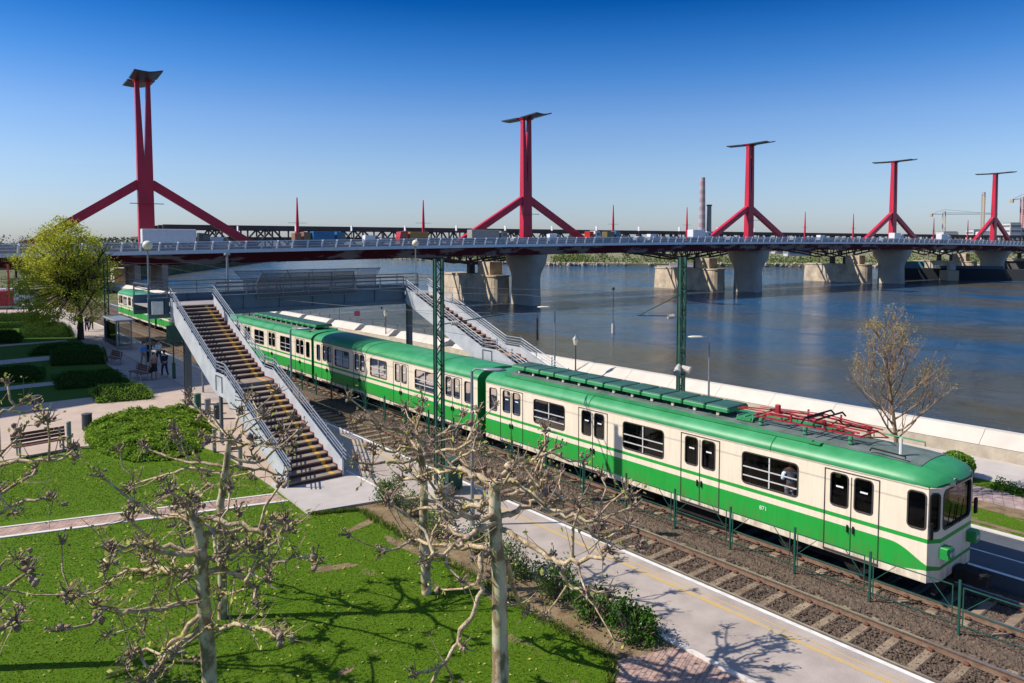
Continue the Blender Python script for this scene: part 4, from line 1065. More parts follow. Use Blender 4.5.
TREES = {
 'A': (0.115, [(5.43, 17.58, -0.15), (5.46, 17.57, 1.04), (5.46, 17.56, 2.54), (5.57, 17.47, 3.6), (5.64, 17.41, 4.29)], [[(5.57, 17.47, 3.6), (5.03, 18.16, 3.71), (4.68, 18.7, 3.75), (4.23, 19.31, 3.96)], [(5.5, 17.53, 3.5), (5.07, 18.31, 3.5), (4.5, 19.2, 3.17), (4.06, 19.99, 2.86)], [(5.64, 17.42, 4.05), (6.18, 17.48, 4.09), (6.66, 17.6, 3.98), (7.23, 17.64, 3.79)], [(5.59, 17.45, 3.65), (6.5, 17.81, 3.33), (7.25, 18.29, 2.91)], [(5.64, 17.42, 4.17), (6.13, 17.66, 4.4), (6.67, 17.85, 4.6)], [(5.64, 17.41, 4.29), (5.65, 18.46, 4.44), (5.71, 19.46, 4.5)], [(5.46, 17.56, 1.48), (5.74, 16.37, 2.32), (5.85, 15.31, 2.95)], [(5.62, 17.43, 3.93), (6.11, 17.05, 3.76), (6.48, 16.75, 4.05), (6.95, 16.39, 4.57)], [(5.53, 17.5, 3.34), (5.34, 18.75, 2.81), (5.19, 19.98, 2.12)], [(5.64, 17.41, 4.29), (5.89, 17.65, 4.59), (6.08, 17.92, 4.85)]]),
 'B': (0.13, [(9.89, 15.55, -0.15), (9.84, 15.59, 1.38), (9.84, 15.59, 2.67), (9.79, 15.63, 3.7), (9.75, 15.66, 4.06)], [[(9.81, 15.61, 3.78), (10.45, 15.76, 3.95), (11.03, 15.96, 4.05), (11.7, 16.07, 4.0)], [(9.75, 15.66, 3.95), (9.18, 15.61, 4.31), (8.6, 15.56, 4.54), (8.08, 15.47, 4.76)], [(9.86, 15.57, 2.47), (9.38, 15.98, 2.49), (9.0, 16.31, 2.74), (8.77, 16.51, 3.17)], [(9.81, 15.61, 3.42), (8.88, 15.89, 3.48), (8.2, 15.98, 3.64)], [(9.88, 15.56, 2.42), (10.69, 15.09, 2.41), (11.24, 14.84, 2.26)], [(9.75, 15.66, 4.03), (9.83, 15.86, 4.36), (10.02, 15.97, 4.68)], [(9.83, 15.6, 3.19), (9.97, 14.82, 3.35), (9.99, 14.13, 3.87), (10.01, 13.44, 4.14)], [(9.86, 15.58, 1.38), (9.19, 15.58, 1.43), (8.59, 15.52, 1.41)], [(9.81, 15.61, 3.57), (9.37, 15.7, 3.83), (9.02, 15.73, 3.77), (8.59, 15.8, 3.95)], [(9.86, 15.58, 1.51), (10.7, 15.92, 1.32), (11.3, 16.47, 1.29)]]),
 'C': (0.17, [(8.73, 11.08, -0.15), (8.73, 11.08, 1.9), (8.68, 11.11, 2.91), (8.66, 11.14, 3.9), (8.64, 11.15, 4.26)], [[(8.66, 11.14, 4.26), (8.54, 11.46, 4.3), (8.43, 11.78, 4.39), (8.39, 12.05, 4.33), (8.23, 12.41, 4.23), (7.99, 12.84, 4.09), (7.83, 13.21, 3.95)], [(8.7, 11.1, 4.26), (8.86, 10.74, 4.32), (8.91, 10.48, 4.2), (8.97, 10.2, 4.07), (9.03, 9.93, 3.96), (9.24, 9.54, 3.91), (9.49, 9.11, 3.87)], [(8.79, 11.02, 4.36), (9.07, 11.18, 4.53), (9.44, 11.26, 4.52), (9.96, 11.23, 4.49), (10.38, 11.26, 4.58)], [(9.52, 11.2, 3.88), (9.57, 10.79, 4.1), (9.43, 10.55, 4.41)], [(8.79, 11.03, 3.57), (9.09, 11.02, 3.62), (9.52, 10.91, 3.75), (9.78, 10.94, 3.87)], [(8.73, 11.07, 3.57), (8.3, 11.12, 3.42), (7.99, 11.08, 3.38), (7.68, 11.03, 3.28), (7.34, 11.02, 3.26), (7.01, 10.98, 3.22)], [(8.78, 11.04, 3.31), (8.95, 10.38, 3.14), (9.08, 9.76, 3.02), (9.18, 9.16, 3.23), (9.21, 8.63, 3.57)], [(8.73, 11.08, 2.81), (9.17, 11.34, 2.21), (9.59, 11.62, 1.49), (10.1, 11.83, 0.92)], [(8.65, 11.14, 3.01), (8.34, 11.21, 2.73), (8.28, 11.07, 2.26), (7.96, 11.15, 1.65), (7.68, 11.18, 1.28), (7.4, 11.23, 0.99), (6.98, 11.38, 0.92)], [(9.37, 9.99, 2.9), (9.34, 9.84, 2.48), (9.41, 9.6, 2.47), (9.76, 9.13, 2.46)], [(8.69, 11.11, 3.9), (8.64, 11.94, 3.58), (8.5, 12.84, 3.3), (8.33, 13.77, 2.98)], [(10.02, 11.21, 3.45), (10.59, 11.05, 3.49), (11.26, 10.82, 3.3), (11.94, 10.58, 3.37)], [(10.49, 10.83, 3.28), (10.8, 10.38, 2.79), (11.33, 9.76, 2.68)], [(8.73, 11.07, 3.11), (8.62, 11.92, 2.72), (8.47, 12.8, 2.52), (8.37, 13.64, 2.38)]]),
 'D': (0.15, [(4.08, 13.84, -0.15), (4.0, 13.9, 1.77), (3.96, 13.94, 2.95), (3.95, 13.94, 3.53), (3.86, 14.01, 3.87)], [[(3.94, 13.95, 2.89), (4.31, 13.77, 2.85), (4.66, 13.61, 2.59), (4.82, 13.6, 2.39)], [(3.94, 13.95, 2.91), (3.65, 14.52, 2.75), (3.47, 15.0, 2.62), (3.32, 15.45, 2.42)], [(3.89, 13.99, 3.27), (3.27, 14.11, 3.35), (2.95, 13.99, 3.57), (2.47, 14.01, 3.69)], [(3.86, 14.02, 3.81), (3.64, 15.29, 3.55), (3.42, 16.56, 3.4)], [(3.94, 13.95, 3.57), (4.57, 13.78, 3.5), (5.01, 13.78, 3.43), (5.56, 13.68, 3.42)], [(3.77, 14.62, 2.68), (3.75, 14.92, 2.48), (3.46, 15.44, 1.84), (3.3, 15.86, 1.0), (3.13, 16.29, 0.31)], [(3.62, 14.74, 2.68), (3.35, 15.2, 2.58), (2.93, 15.79, 2.41), (2.62, 16.29, 1.96), (2.23, 16.86, 1.78)], [(4.0, 13.9, 1.77), (3.48, 13.97, 1.58), (2.91, 14.08, 1.07)], [(3.98, 13.91, 2.11), (3.52, 14.07, 1.63), (3.24, 14.08, 1.2)], [(4.54, 13.25, 2.76), (4.71, 12.89, 3.21), (4.87, 12.53, 3.74), (4.91, 12.29, 4.07)], [(4.6, 13.2, 2.91), (4.79, 12.81, 3.18), (5.16, 12.27, 3.35), (5.32, 11.91, 3.34)], [(4.01, 13.9, 1.81), (4.13, 13.2, 2.05), (4.33, 12.45, 2.29), (4.57, 11.67, 2.35)], [(3.86, 14.01, 3.87), (3.69, 13.8, 4.19), (3.67, 13.47, 4.43)], [(3.91, 13.97, 3.06), (4.28, 13.89, 3.02), (4.64, 13.82, 3.14), (5.02, 13.73, 3.13)], [(3.99, 13.91, 2.3), (3.36, 13.74, 2.45), (2.69, 13.61, 2.62), (2.19, 13.32, 2.99)]]),
 'E': (0.14, [(0.17, 19.09, -0.15), (0.25, 19.02, 2.36), (0.33, 18.96, 3.62), (0.41, 18.89, 4.67)], [[(0.4, 18.9, 4.25), (1.0, 18.74, 5.12), (1.52, 18.65, 5.38), (1.84, 18.73, 5.49)], [(0.38, 18.92, 4.14), (0.95, 18.32, 4.28), (1.75, 17.53, 4.48), (2.16, 17.07, 4.55), (2.38, 16.75, 4.8)], [(0.78, 18.32, 4.29), (1.25, 17.77, 4.66), (1.59, 17.32, 5.14)], [(0.32, 18.96, 3.52), (0.96, 18.99, 3.36), (1.71, 18.92, 3.72), (2.0, 19.23, 3.88)], [(0.33, 18.96, 3.2), (1.09, 18.38, 3.3), (1.69, 17.92, 3.6), (2.11, 17.61, 3.59)], [(0.36, 18.93, 4.04), (-0.16, 19.04, 4.33), (-0.62, 19.1, 4.24)]]),
 'F': (0.14, [(-0.38, 16.18, -0.15), (-0.31, 16.12, 2.09), (-0.22, 16.05, 3.5), (-0.16, 16.01, 4.2)], [[(-0.24, 16.06, 2.97), (0.45, 15.54, 2.92), (0.99, 15.14, 2.95), (1.36, 14.87, 3.23)], [(0.19, 15.77, 2.92), (0.74, 15.6, 3.12), (1.26, 15.46, 3.29)], [(-0.27, 16.09, 2.44), (0.29, 15.03, 2.6), (0.77, 14.04, 2.74), (1.03, 13.22, 3.15)], [(-0.19, 16.03, 3.85), (0.38, 16.73, 3.66), (0.86, 17.51, 3.1)]]),
}
# ================================================================ POLLARDED PLANE TREES
def bark_mat():
    m = bpy.data.materials.new('plane_bark'); nt, b = nodes_of(m); N = nt.nodes; L = nt.links
    geo = N.new('ShaderNodeNewGeometry'); mp = N.new('ShaderNodeMapping'); mp.inputs['Scale'].default_value = (1,1,.6); L.new(geo.outputs['Position'], mp.inputs['Vector'])
    n = N.new('ShaderNodeTexVoronoi'); n.inputs['Scale'].default_value = 9; L.new(mp.outputs['Vector'], n.inputs['Vector'])
    n2 = N.new('ShaderNodeTexNoise'); n2.inputs['Scale'].default_value = 5; n2.inputs['Detail'].default_value = 8; L.new(mp.outputs['Vector'], n2.inputs['Vector'])
    cr = N.new('ShaderNodeValToRGB'); e = cr.color_ramp.elements; e[0].position = .42; e[0].color = (.25,.185,.10,1); e[1].position = .58; e[1].color = (.62,.53,.36,1)
    x = cr.color_ramp.elements.new(.48); x.color = (.47,.385,.24,1)
    L.new(n2.outputs['Fac'], cr.inputs['Fac'])
    mx = N.new('ShaderNodeMix'); mx.data_type = 'RGBA'; mx.blend_type = 'MULTIPLY'; mx.inputs['Factor'].default_value = .12
    L.new(cr.outputs['Color'], mx.inputs['A']); L.new(n.outputs['Color'], mx.inputs['B']); L.new(mx.outputs['Result'], b.inputs['Base Color'])
    b.inputs['Roughness'].default_value = .9
    bp_ = N.new('ShaderNodeBump'); bp_.inputs['Strength'].default_value = .6; bp_.inputs['Distance'].default_value = .02; L.new(n2.outputs['Fac'], bp_.inputs['Height']); L.new(bp_.outputs['Normal'], b.inputs['Normal'])
    return m
bark = bark_mat(); knob_m = mat('pollard_knob', (.22,.14,.10), .95, .35, 9, c2=(.46,.35,.26), bump=.8, bscale=30)
limb_m = mat('plane_limb', (.26,.175,.095), .95, .3, 6, c2=(.68,.54,.36), bump=.5, bscale=25)
twig_m = mat('twigs', (.18,.12,.085), .9, .3, 6, c2=(.38,.29,.23))
def leaf_mat(name, c, c2, tr=.35):
    m = bpy.data.materials.new(name); nt, b = nodes_of(m); N = nt.nodes; L = nt.links; out = N['Material Output']
    geo = N.new('ShaderNodeNewGeometry'); cr = N.new('ShaderNodeValToRGB'); cr.color_ramp.elements[0].color = (*c,1); cr.color_ramp.elements[1].color = (*c2,1)
    L.new(geo.outputs['Random Per Island'], cr.inputs['Fac']); L.new(cr.outputs['Color'], b.inputs['Base Color']); b.inputs['Roughness'].default_value = .75; b.inputs['Specular IOR Level'].default_value = .2
    t = N.new('ShaderNodeBsdfTranslucent'); L.new(cr.outputs['Color'], t.inputs['Color'])
    ms = N.new('ShaderNodeMixShader'); ms.inputs[0].default_value = tr; L.new(b.outputs[0], ms.inputs[1]); L.new(t.outputs[0], ms.inputs[2]); L.new(ms.outputs[0], out.inputs['Surface'])
    return m
bud = leaf_mat('young_plane_leaf', (.34,.38,.05), (.60,.58,.17))
def crook(pts, n=4, j=.06):
    out = []
    P_ = [Vector(p) for p in pts]
    for i in range(len(P_)-1):
        p0 = P_[max(i-1,0)]; p1 = P_[i]; p2 = P_[i+1]; p3 = P_[min(i+2,len(P_)-1)]
        for k in range(n):
            t = k/n
            v = .5*((2*p1)+(p2-p0)*t+(2*p0-5*p1+4*p2-p3)*t*t+(3*p1-p0-3*p2+p3)*t**3)
            if k or i: v = v+Vector((random.gauss(0,j),random.gauss(0,j),random.gauss(0,j)))*(.6 if k else .3)
            out.append(v)
    out.append(P_[-1]); return out
def knob(km, tm, lm, p, r, d, leafy=.5):
    for _ in range(random.randint(3,5)):
        km.blob(p+Vector((random.gauss(0,r*.6),random.gauss(0,r*.6),random.gauss(0,r*.5))), r*random.uniform(.28,.55), 1, .5)
    for _ in range(random.randint(8,14)):
        v = Vector((random.gauss(0,1),random.gauss(0,1),random.gauss(.45,.8)))+d*.7; v.normalize()
        ln = random.uniform(.08,.26); a = p+v*r*.3; b = a+v*ln*.5+Vector((0,0,ln*.08)); c = b+(v+Vector((random.gauss(0,.3),random.gauss(0,.3),.3))).normalized()*ln*.5
        tm.tube([a,b,c],[.016,.012,.009],3,False)
        if random.random() < .3: km.blob(c,.024,0,.2)
        if random.random() < leafy*.6:
            for _ in range(random.randint(1,4)): lm.leaf(c+Vector((random.gauss(0,.06),random.gauss(0,.06),random.gauss(0,.06))), random.uniform(.045,.10))
def branchlets(bm_, km, tm, lm, P_, r0, leafy, n):
    for _ in range(n):
        i = random.randint(1, len(P_)-2); p = P_[i]; d0 = (P_[i+1]-P_[i-1]).normalized()
        v = d0.cross(Vector((random.gauss(0,1),random.gauss(0,1),random.gauss(0,1)))).normalized()
        v = (v+d0*random.uniform(.2,.9)+Vector((0,0,random.uniform(-.15,.45)))).normalized()
        ln = random.uniform(.35,1.15); m1 = p+v*ln*.5+Vector((random.gauss(0,.07),random.gauss(0,.07),random.gauss(0,.05)))
        e = p+v*ln+Vector((random.gauss(0,.1),random.gauss(0,.1),random.uniform(-.05,.18)))
        r = r0*random.uniform(.4,.62); bm_.tube([p,m1,e],[r,r*.8,r*.72],5,False)
        knob(km,tm,lm,e,random.uniform(.065,.11),v,leafy)
    # epicormic shoots with young leaves
def whips(tm, lm, P_, n, leafy):
    for _ in range(n):
        p = random.choice(P_); v = Vector((random.gauss(0,.8),random.gauss(0,.8),random.gauss(.2,.7))).normalized(); ln = random.uniform(.25,.9)
        q = p+v*ln*.5+Vector((random.gauss(0,.05),random.gauss(0,.05),0)); e = q+(v+Vector((0,0,.3))).normalized()*ln*.5
        tm.tube([p,q,e],[.012,.008,.004],3,False)
        for k in range(random.randint(2,6)):
            if random.random() < leafy:
                t = random.random(); c = p.lerp(e,t)+Vector((random.gauss(0,.05),random.gauss(0,.05),random.gauss(0,.05))); lm.leaf(c, random.uniform(.07,.15))
LBL = {'A':'pollarded plane tree left of the staircase foot, in front of the juniper mound','B':'pollarded plane tree in the lawn beside the green lattice mast',
 'C':'large pollarded plane tree in the foreground centre with the thickest trunk','D':'pollarded plane tree in the left foreground with many drooping budding branches',
 'E':'pollarded tree whose knobbly branches reach in at the left edge above the bench and path','F':'pollarded tree whose branch tips poke in at the left edge low over the lawn'}
LEAFY = {'A':.35,'B':.45,'C':.35,'D':.75,'E':.55,'F':.5}
for key, (r0, trunk, limbs) in TREES.items():
    random.seed(hash(key) % 1 + ord(key)*7)
    b0 = trunk[0]; rt = root('plane_tree', (b0[0],b0[1],0), LBL[key], 'tree', 'pollarded plane trees in the park')
    P_ = crook(trunk, 5, .015); n = len(P_)
    rr = [r0*(1.25 if i == 0 else 1)*(1-.42*i/(n-1)) for i in range(n)]
    tb = MB(); tb.tube(P_, rr, 12)
    for _ in range(5): i = random.randint(n//2,n-2); tb.blob(P_[i], rr[i]*1.15, 1, .25, sz=1.2)
    km, tm, lm = MB(), MB(), MB()
    knob(km,tm,lm,P_[-1],.16,Vector((0,0,1)),.3)
    tb.build('trunk', bark, rt, smooth=True)
    for L_ in limbs:
        Q = crook(L_, 4, .055); m_ = len(Q); ln = sum((Q[i+1]-Q[i]).length for i in range(m_-1))
        near = min((Q[0]-p).length for p in P_) < .5
        ra = r0*(.37 if near else .26); 
        if near:
            c = min(P_, key=lambda p: (p-Q[0]).length); Q[0] = c
        rads = [ra*(1-.55*i/(m_-1))*random.uniform(.9,1.12) for i in range(m_)]
        bm_ = MB(); bm_.tube(Q, rads, 8)
        knob(km,tm,lm,Q[-1],random.uniform(.10,.15),(Q[-1]-Q[-2]).normalized(),LEAFY[key])
        branchlets(bm_,km,tm,lm,Q,ra,LEAFY[key],max(2,int(ln*(1.1 if key in 'EF' else 1.4))))
        for _ in range(int(ln*1.1)):
            i = random.randint(2,m_-1); km.blob(Q[i],rads[i]*random.uniform(1.1,1.5),1,.35)
        whips(tm,lm,Q[m_//4:],int(ln*(9 if key in 'D' else 4 if key == 'E' else 3)),LEAFY[key])
        bm_.build('limb', limb_m, rt, smooth=True)
    whips(tm,lm,P_[n//3:],16,LEAFY[key])
    # extra limbs around the crown so that the tree is full from every side
    for _ in range(0 if key in 'EF' else 2):
        i = random.randint(int(n*.45), n-1); p = P_[i]; a = random.random()*6.28; ln = random.uniform(1.0,2.0)
        d = Vector((math.cos(a),math.sin(a),random.uniform(-.1,.35))); Q = crook([p,p+d*ln*.5,p+d*ln+Vector((0,0,random.uniform(-.2,.3)))],4,.06)
        ra = r0*.4; bm_ = MB(); bm_.tube(Q,[ra*(1-.4*k/(len(Q)-1)) for k in range(len(Q))],7)
        knob(km,tm,lm,Q[-1],.14,d,LEAFY[key]); branchlets(bm_,km,tm,lm,Q,ra,LEAFY[key],3); bm_.build('limb', limb_m, rt, smooth=True)
    build_multi('crown', [(km,knob_m),(tm,twig_m),(lm,bud)], rt, True)
# ================================================================ MASTS, WIRES, FENCE
mast_g = mat('mast_green', (.022,.085,.06), .5, .2, 3); porc = mat('insulator_porcelain', (.55,.50,.45), .3, .1, 4); wire_m = mat('wire', (.04,.04,.045), .5, .1, 3)
post_g = mat('fence_green', (.012,.085,.06), .5, .15, 3); lampg = mat('lamp_post_grey', (.24,.27,.29), .45, .1, 3, metal=.3); globe_m = mat('lamp_globe', (.78,.72,.52), .3, .03, 3)
dark_iron = mat('dark_iron')if False else MATS['dark_iron']
def lattice_mast(x, y, zb, label, h=8.35, w=.30):
    rt = root('catenary_mast', (x,y,zb), label, 'mast', 'green lattice masts of the overhead line')
    for sg in (-1,1):
        m = MB(); X = x+sg*w/2; m.bx(X-.035,X+.035,y-.08,y-.07,zb,h); m.bx(X-.035,X+.035,y+.07,y+.08,zb,h); m.bx(X-.006,X+.006,y-.069,y+.069,zb,h); m.build('mast_channel', mast_g, rt)
    m = MB(); z = zb+.3; k = 0
    while z < h-.3:
        q_ = 1 if k%2 else -1
        for yy_ in (y-.085,y+.085): m.beam((x-q_*w/2,yy_,z),(x+q_*w/2,yy_,z+.42),.035,.012,up=(0,1,0))
        z += .42; k += 1
    m.build('lacing_bars', mast_g, rt)
    m = MB(); m.cbox((x,y,zb+.15),(.7,.6,.4),.04); m.build('footing', conc, rt)
    m = MB(); m.beam((x,y,h-2.3),(x+(2.9 if x < 17 else -2.6),y,h-2.1),.035); m.beam((x,y,h-1.4),(x+(2.7 if x < 17 else -2.4),y,h-2.08),.025); m.build('cantilever', mast_g, rt)
    m = MB(); xx = x+(.5 if x < 17 else -.5)
    for q in range(4): m.tube([(xx+q*.09*(1 if x<17 else -1),y,h-2.28),(xx+(q*.09+.05)*(1 if x<17 else -1),y,h-2.28)],[.09,.06],8)
    m.build('insulator', porc, rt); return rt
lattice_mast(14.2,21.45,.05,'green lattice mast on the pale platform, nearest to the camera')
lattice_mast(23.2,18.0,.05,'green lattice mast standing behind the train, against the river')
lattice_mast(13.6,74.5,.05,'green lattice mast far down the platform beside the leafy tree',7.6)
t = root('floodlight', (22.9,18,3.4), 'pair of small white spotlights clamped on the lattice mast behind the train', 'spotlight')
m = MB(); m.tube([(22.95,17.9,4.15),(22.6,17.7,4.05),(22.45,17.6,3.95)],[.08,.12,.15],10); m.build('lamp_housing', porc, t); m = MB(); m.tube([(23.0,17.8,4.1),(23.1,17.5,4.0)],[.09,.15],10); m.build('lamp_housing', porc, t)
m = MB(); m.tube([(23.15,18,3.4),(22.9,17.9,4.1)],.03,5); m.build('clamp', dark_iron, t)
def wire(P, Q, sag, r=.011, n=14):
    P = Vector(P); Q = Vector(Q); return [P.lerp(Q,i/n)-Vector((0,0,sag*4*(i/n)*(1-i/n))) for i in range(n+1)]
for xc, nm in ((17.0,'over the empty track'),(TX,'over the green train')):
    rt = root('overhead_wire', (xc,0,5.2), 'thin overhead contact line '+nm, 'overhead wire', 'overhead wires')
    m = MB()
    ys = [-30, 20, 74, 128, 170]
    for a, b in zip(ys[:-1], ys[1:]):
        m.tube(wire((xc,a,7.05),(xc,b,7.05),.55),.007,4)
        for k in range(1,7):
            q = k/7
            if a+(b-a)*q < 24: continue
            z = 7.05-.55*4*q*(1-q); m.tube([(xc,a+(b-a)*q,z),(xc,a+(b-a)*q,5.25)],.006,3)
    m.build('messenger_wire', wire_m, rt); m = MB(); m.tube([(xc,-30,5.25),(xc,170,5.25)],.007,4); m.build('contact_wire', wire_m, rt)
t = root('insulated_span', (26,30,4), 'dark span wire with black insulators crossing in front of the water', 'span wire')
m = MB(); m.tube(wire((23.2,18,6.2),(13.6,48,6.2),.6),.009,4); m.build('span', wire_m, t)
m = MB()
for q in (.3,.5): 
    p = wire((23.2,18,6.2),(13.6,48,6.2),.6)[int(q*14)]; m.tube([p-Vector((0,0,.05)),p+Vector((0,0,.08))],.045,6)
m.build('insulator', wire_m, t)
# green fence between the tracks
fx = 18.78
ft = root('track_fence', (fx,10,-.3), 'low green steel fence with braced panels between the two tracks', 'fence')
y = -1.9; k = 0
while y < 62:
    m = MB(); m.beam((fx,y,-.35),(fx,y,1.02),.05,.05); m.build('post', post_g, ft)
    a, b = y+.10, y+2.0
    m = MB(); 
    for q in (a+.05,b): m.beam((fx,q,-.1),(fx,q,.86),.022)
    m.beam((fx,a+.05,.86),(fx,b,.86),.022); m.beam((fx,a+.05,.32),(fx,b,.32),.02); m.beam((fx,a+.05,-.05),(fx,b,-.05),.018)
    m.beam((fx,a+.1,.34),(fx,a+.55,.84),.016); m.beam((fx,b-.05,.34),(fx,b-.55,.84),.016)
    m.build('fence_panel', post_g, ft); y += 2.08; k += 1
# ================================================================ LAMPS
def hooked_lamp(x, y, zb, h, d, label, group='slim grey street lamps with flat heads'):
    rt = root('street_lamp', (x,y,zb), label, 'street lamp', group); d = Vector(d).normalized()
    m = MB(); m.tube([(x,y,zb),(x,y,zb+h*.5),(x,y,zb+h-.06)],[.06,.05,.045],8); m.tube([(x,y,zb),(x,y,zb+.6)],[.08,.08],8); m.build('post', lampg, rt)
    m = MB(); e = Vector((x,y,zb+h))+d*.55; m.tube([(x,y,zb+h-.1),Vector((x,y,zb+h))+d*.1,e-d*.1],.03,6); m.build('arm', lampg, rt)
    m = MB(); m.tube([e-d*.25,e-d*.1,e+d*.35,e+d*.55],[.05,.13,.15,.05],8); v = m.v; m.v = [(a,b,e.z+(c-e.z)*.4) for a,b,c in v]; m.build('lamp_head', globe_m if 'riverside' in label else lampg, rt, smooth=True)
hooked_lamp(13.4,18.4,.05,4.95,(.6,-.8,0),'slim grey lamp on the platform where the two front carriages meet')
hooked_lamp(13.4,32.5,.05,4.95,(.6,-.8,0),'slim grey lamp on the platform beside the staircase')
hooked_lamp(31.0,22.3,0,4.2,(-.8,.6,0),'pale riverside lamp right of the lattice mast behind the train')
hooked_lamp(31.0,51.5,0,4.4,(-.8,.6,0),'slim riverside lamp under the right half of the footbridge')
hooked_lamp(31.2,34.0,0,4.9,(-.8,.6,0),'slim riverside lamp in front of the far staircase')
hooked_lamp(13.3,58,.05,4.95,(.6,-.8,0),'slim grey lamp on the shaded far platform')
def globe_lamp(x, y, zb, h, label):
    rt = root('globe_lamp', (x,y,zb), label, 'street lamp', 'globe lamps on the footbridge')
    m = MB(); m.tube([(x,y,zb),(x,y,zb+h-.2)],[.05,.04],8); m.build('post', lampg, rt)
    m = MB(); m.blob((x,y,zb+h),.24,3,0); g = m.build('globe', globe_m, rt, smooth=True); m = MB(); m.tube([(x,y,zb+h-.27),(x,y,zb+h-.17)],[.09,.14],10); m.build('collar', lampg, g)
globe_lamp(9.3,40.45,DZ-.1,3.2,'globe lamp on the left end of the footbridge, in front of the big bridge')
globe_lamp(26.75,43.2,DZ,3.2,'globe lamp on the right end of the footbridge above the far staircase')
t = root('bridge_side_lamp', (16.3,43.8,DZ), 'dark slim pole rising behind the footbridge railing', 'pole'); m = MB(); m.tube([(14.3,43.75,.0),(14.3,43.75,8.2)],.07,8); m.build('post', lampg, t); m = MB(); m.cbox((14.3,43.75,8.25),(.3,.3,.12),.03); m.build('cap', lampg, t)
t = root('notice_board', (8.7,40.15,DZ-.7), 'blank white rectangular board under the left end of the footbridge deck', 'sign')
m = MB(); m.bx(9.32,9.85,40.0,40.05,5.3,5.95); m.build('panel', white_line, t); m = MB(); m.bx(9.3,9.87,40.055,40.08,5.27,5.98); m.build('backing', fb_dark, t)
def lantern(x, y, zb, h, label):
    rt = root('lantern', (x,y,zb), label, 'lantern', 'old fashioned riverside lanterns')
    m = MB(); m.tube([(x,y,zb),(x,y,zb+.5),(x,y,zb+.52),(x,y,zb+h-.45)],[.09,.09,.05,.035],8); m.build('post', dark_iron, rt)
    m = MB(); m.tube([(x,y,zb+h-.42),(x,y,zb+h-.05)],[.10,.20],6); m.build('lamp_glass', globe_m, rt)
    m = MB(); m.tube([(x,y,zb+h-.045),(x,y,zb+h+.16),(x,y,zb+h+.26)],[.23,.06,.03],6); m.build('cap', lampg, rt)
lantern(33.6,34.6,0,2.65,'old fashioned lantern behind the train at the river wall, between the two lattice masts'); lantern(33.2,58.8,0,2.7,'old fashioned lantern at the river wall under the footbridge')
# riverside signs
def sgn(x,y,z,h,w,c,label,n=1):
    rt = root('river_sign', (x,y,z), label, 'sign'); m = MB(); m.tube([(x,y,z),(x,y,z+h)],.035,6); m.build('post', lampg, rt)
    for i in range(n):
        m = MB(); m.box((x,y-.05,z+h-.25-i*.65),(w,.03,.5),-.6); m.build('panel', c, rt)
sgn(34.3,66.5,.9,1.25,.55,mat('red_sign',(.62,.12,.12),.5,.1,3),'small red and white square sign on the river wall'); sgn(34.6,71,.5,3.4,.6,white_st,'two stacked small white boards on a pole at the river wall',2)
t = root('river_gauge', (105.0,97.8,WZ), 'slender mooring marker with dark ball standing in the river left of the mast', 'marker')
m = MB(); m.tube([(105.0,97.8,WZ-.5),(105.0,97.8,WZ+1.8)],[.35,.3],8); m.build('float', porc, t); m = MB(); m.tube([(105.0,97.8,WZ+1.8),(105.0,97.8,WZ+8.5)],.06,6); m.build('pole', dark_iron, t); m = MB(); m.blob((105.0,97.8,WZ+8.6),.35,1,.1); m.build('top_mark', dark_iron, t)
t = root('river_gauge', (86.79,99.31,WZ), 'slender dark mooring marker in the river beside the far staircase', 'marker')
m = MB(); m.tube([(86.79,99.31,WZ-.5),(86.79,99.31,WZ+4)],[.3,.2],8); m.build('float', dark_iron, t); m = MB(); m.tube([(86.79,99.31,WZ+4),(86.79,99.31,WZ+6)],.06,6); m.build('pole', dark_iron, t)
# ================================================================ STREET FURNITURE
wood = mat('bench_wood', (.16,.06,.035), .6, .25, 4, stretch=(1,6,6)); bin_m = mat('bin_dark', (.05,.06,.07), .6, .15, 4); gbin = mat('green_bin', (.04,.16,.10), .5, .1, 4)
def bench(x, y, a, label):
    rt = root('park_bench', (0,0,0), label, 'bench', 'park benches')
    for i in range(4): m = MB(); m.box((0,-.18+i*.13,.45),(2.0,.11,.04)); m.build('seat_slat', wood, rt)
    for i in range(3): m = MB(); m.box((0,.27+i*.03,.58+i*.14),(2.0,.035,.12)); m.build('backrest_slat', wood, rt)
    for sg in (-.8,.8):
        m = MB(); m.box((sg,.02,.41),(.07,.55,.05)); m.beam((sg,-.2,.02),(sg,-.18,.42),.07); m.beam((sg,.26,.02),(sg,.30,.92),.07); m.build('leg', conc, rt)
    rt.location = (x,y,.02); rt.rotation_euler.z = a; return rt
bench(4.0,36.5,R(8),'reddish brown slatted bench at the lawn edge, left of the dark litter bin'); bench(1.9,46.6,R(5),'bench with dark back on the shaded side of the plaza, at the left edge')
bench(11.3,52.5,R(-80),'bench along the walkway just behind the sunlit hedge'); bench(11.3,60.5,R(-80),'bench along the shaded walkway by the second hedge')
def litter(x, y, r, h, mt, label, name='litter_bin'):
    rt = root(name, (x,y,.02), label, 'litter bin' if name == 'litter_bin' else 'bollard')
    m = MB(); m.tube([(x,y,.02),(x,y,.06),(x,y,h)],[r*.8,r,r],14); m.build('body', mt, rt); m = MB(); m.tube([(x,y,h+.001),(x,y,h+.04),(x,y,h+.06)],[r*1.06,r*1.06,r*.7],14); m.build('lid', mt, rt)
litter(6.25,39.7,.22,.75,bin_m,'squat dark litter bin left of the juniper mound'); litter(4.95,45.9,.17,.8,bin_m,'dark litter bin at the edge of the shadow on the plaza')
litter(11.45,40.2,.17,.95,gbin,'green litter bin at the foot of the grey column'); litter(11.75,39.5,.15,.75,lampg,'light grey bin right beside the green bin'); litter(11.75,38.0,.16,.7,bin_m,'black bin in front of the light grey bin')
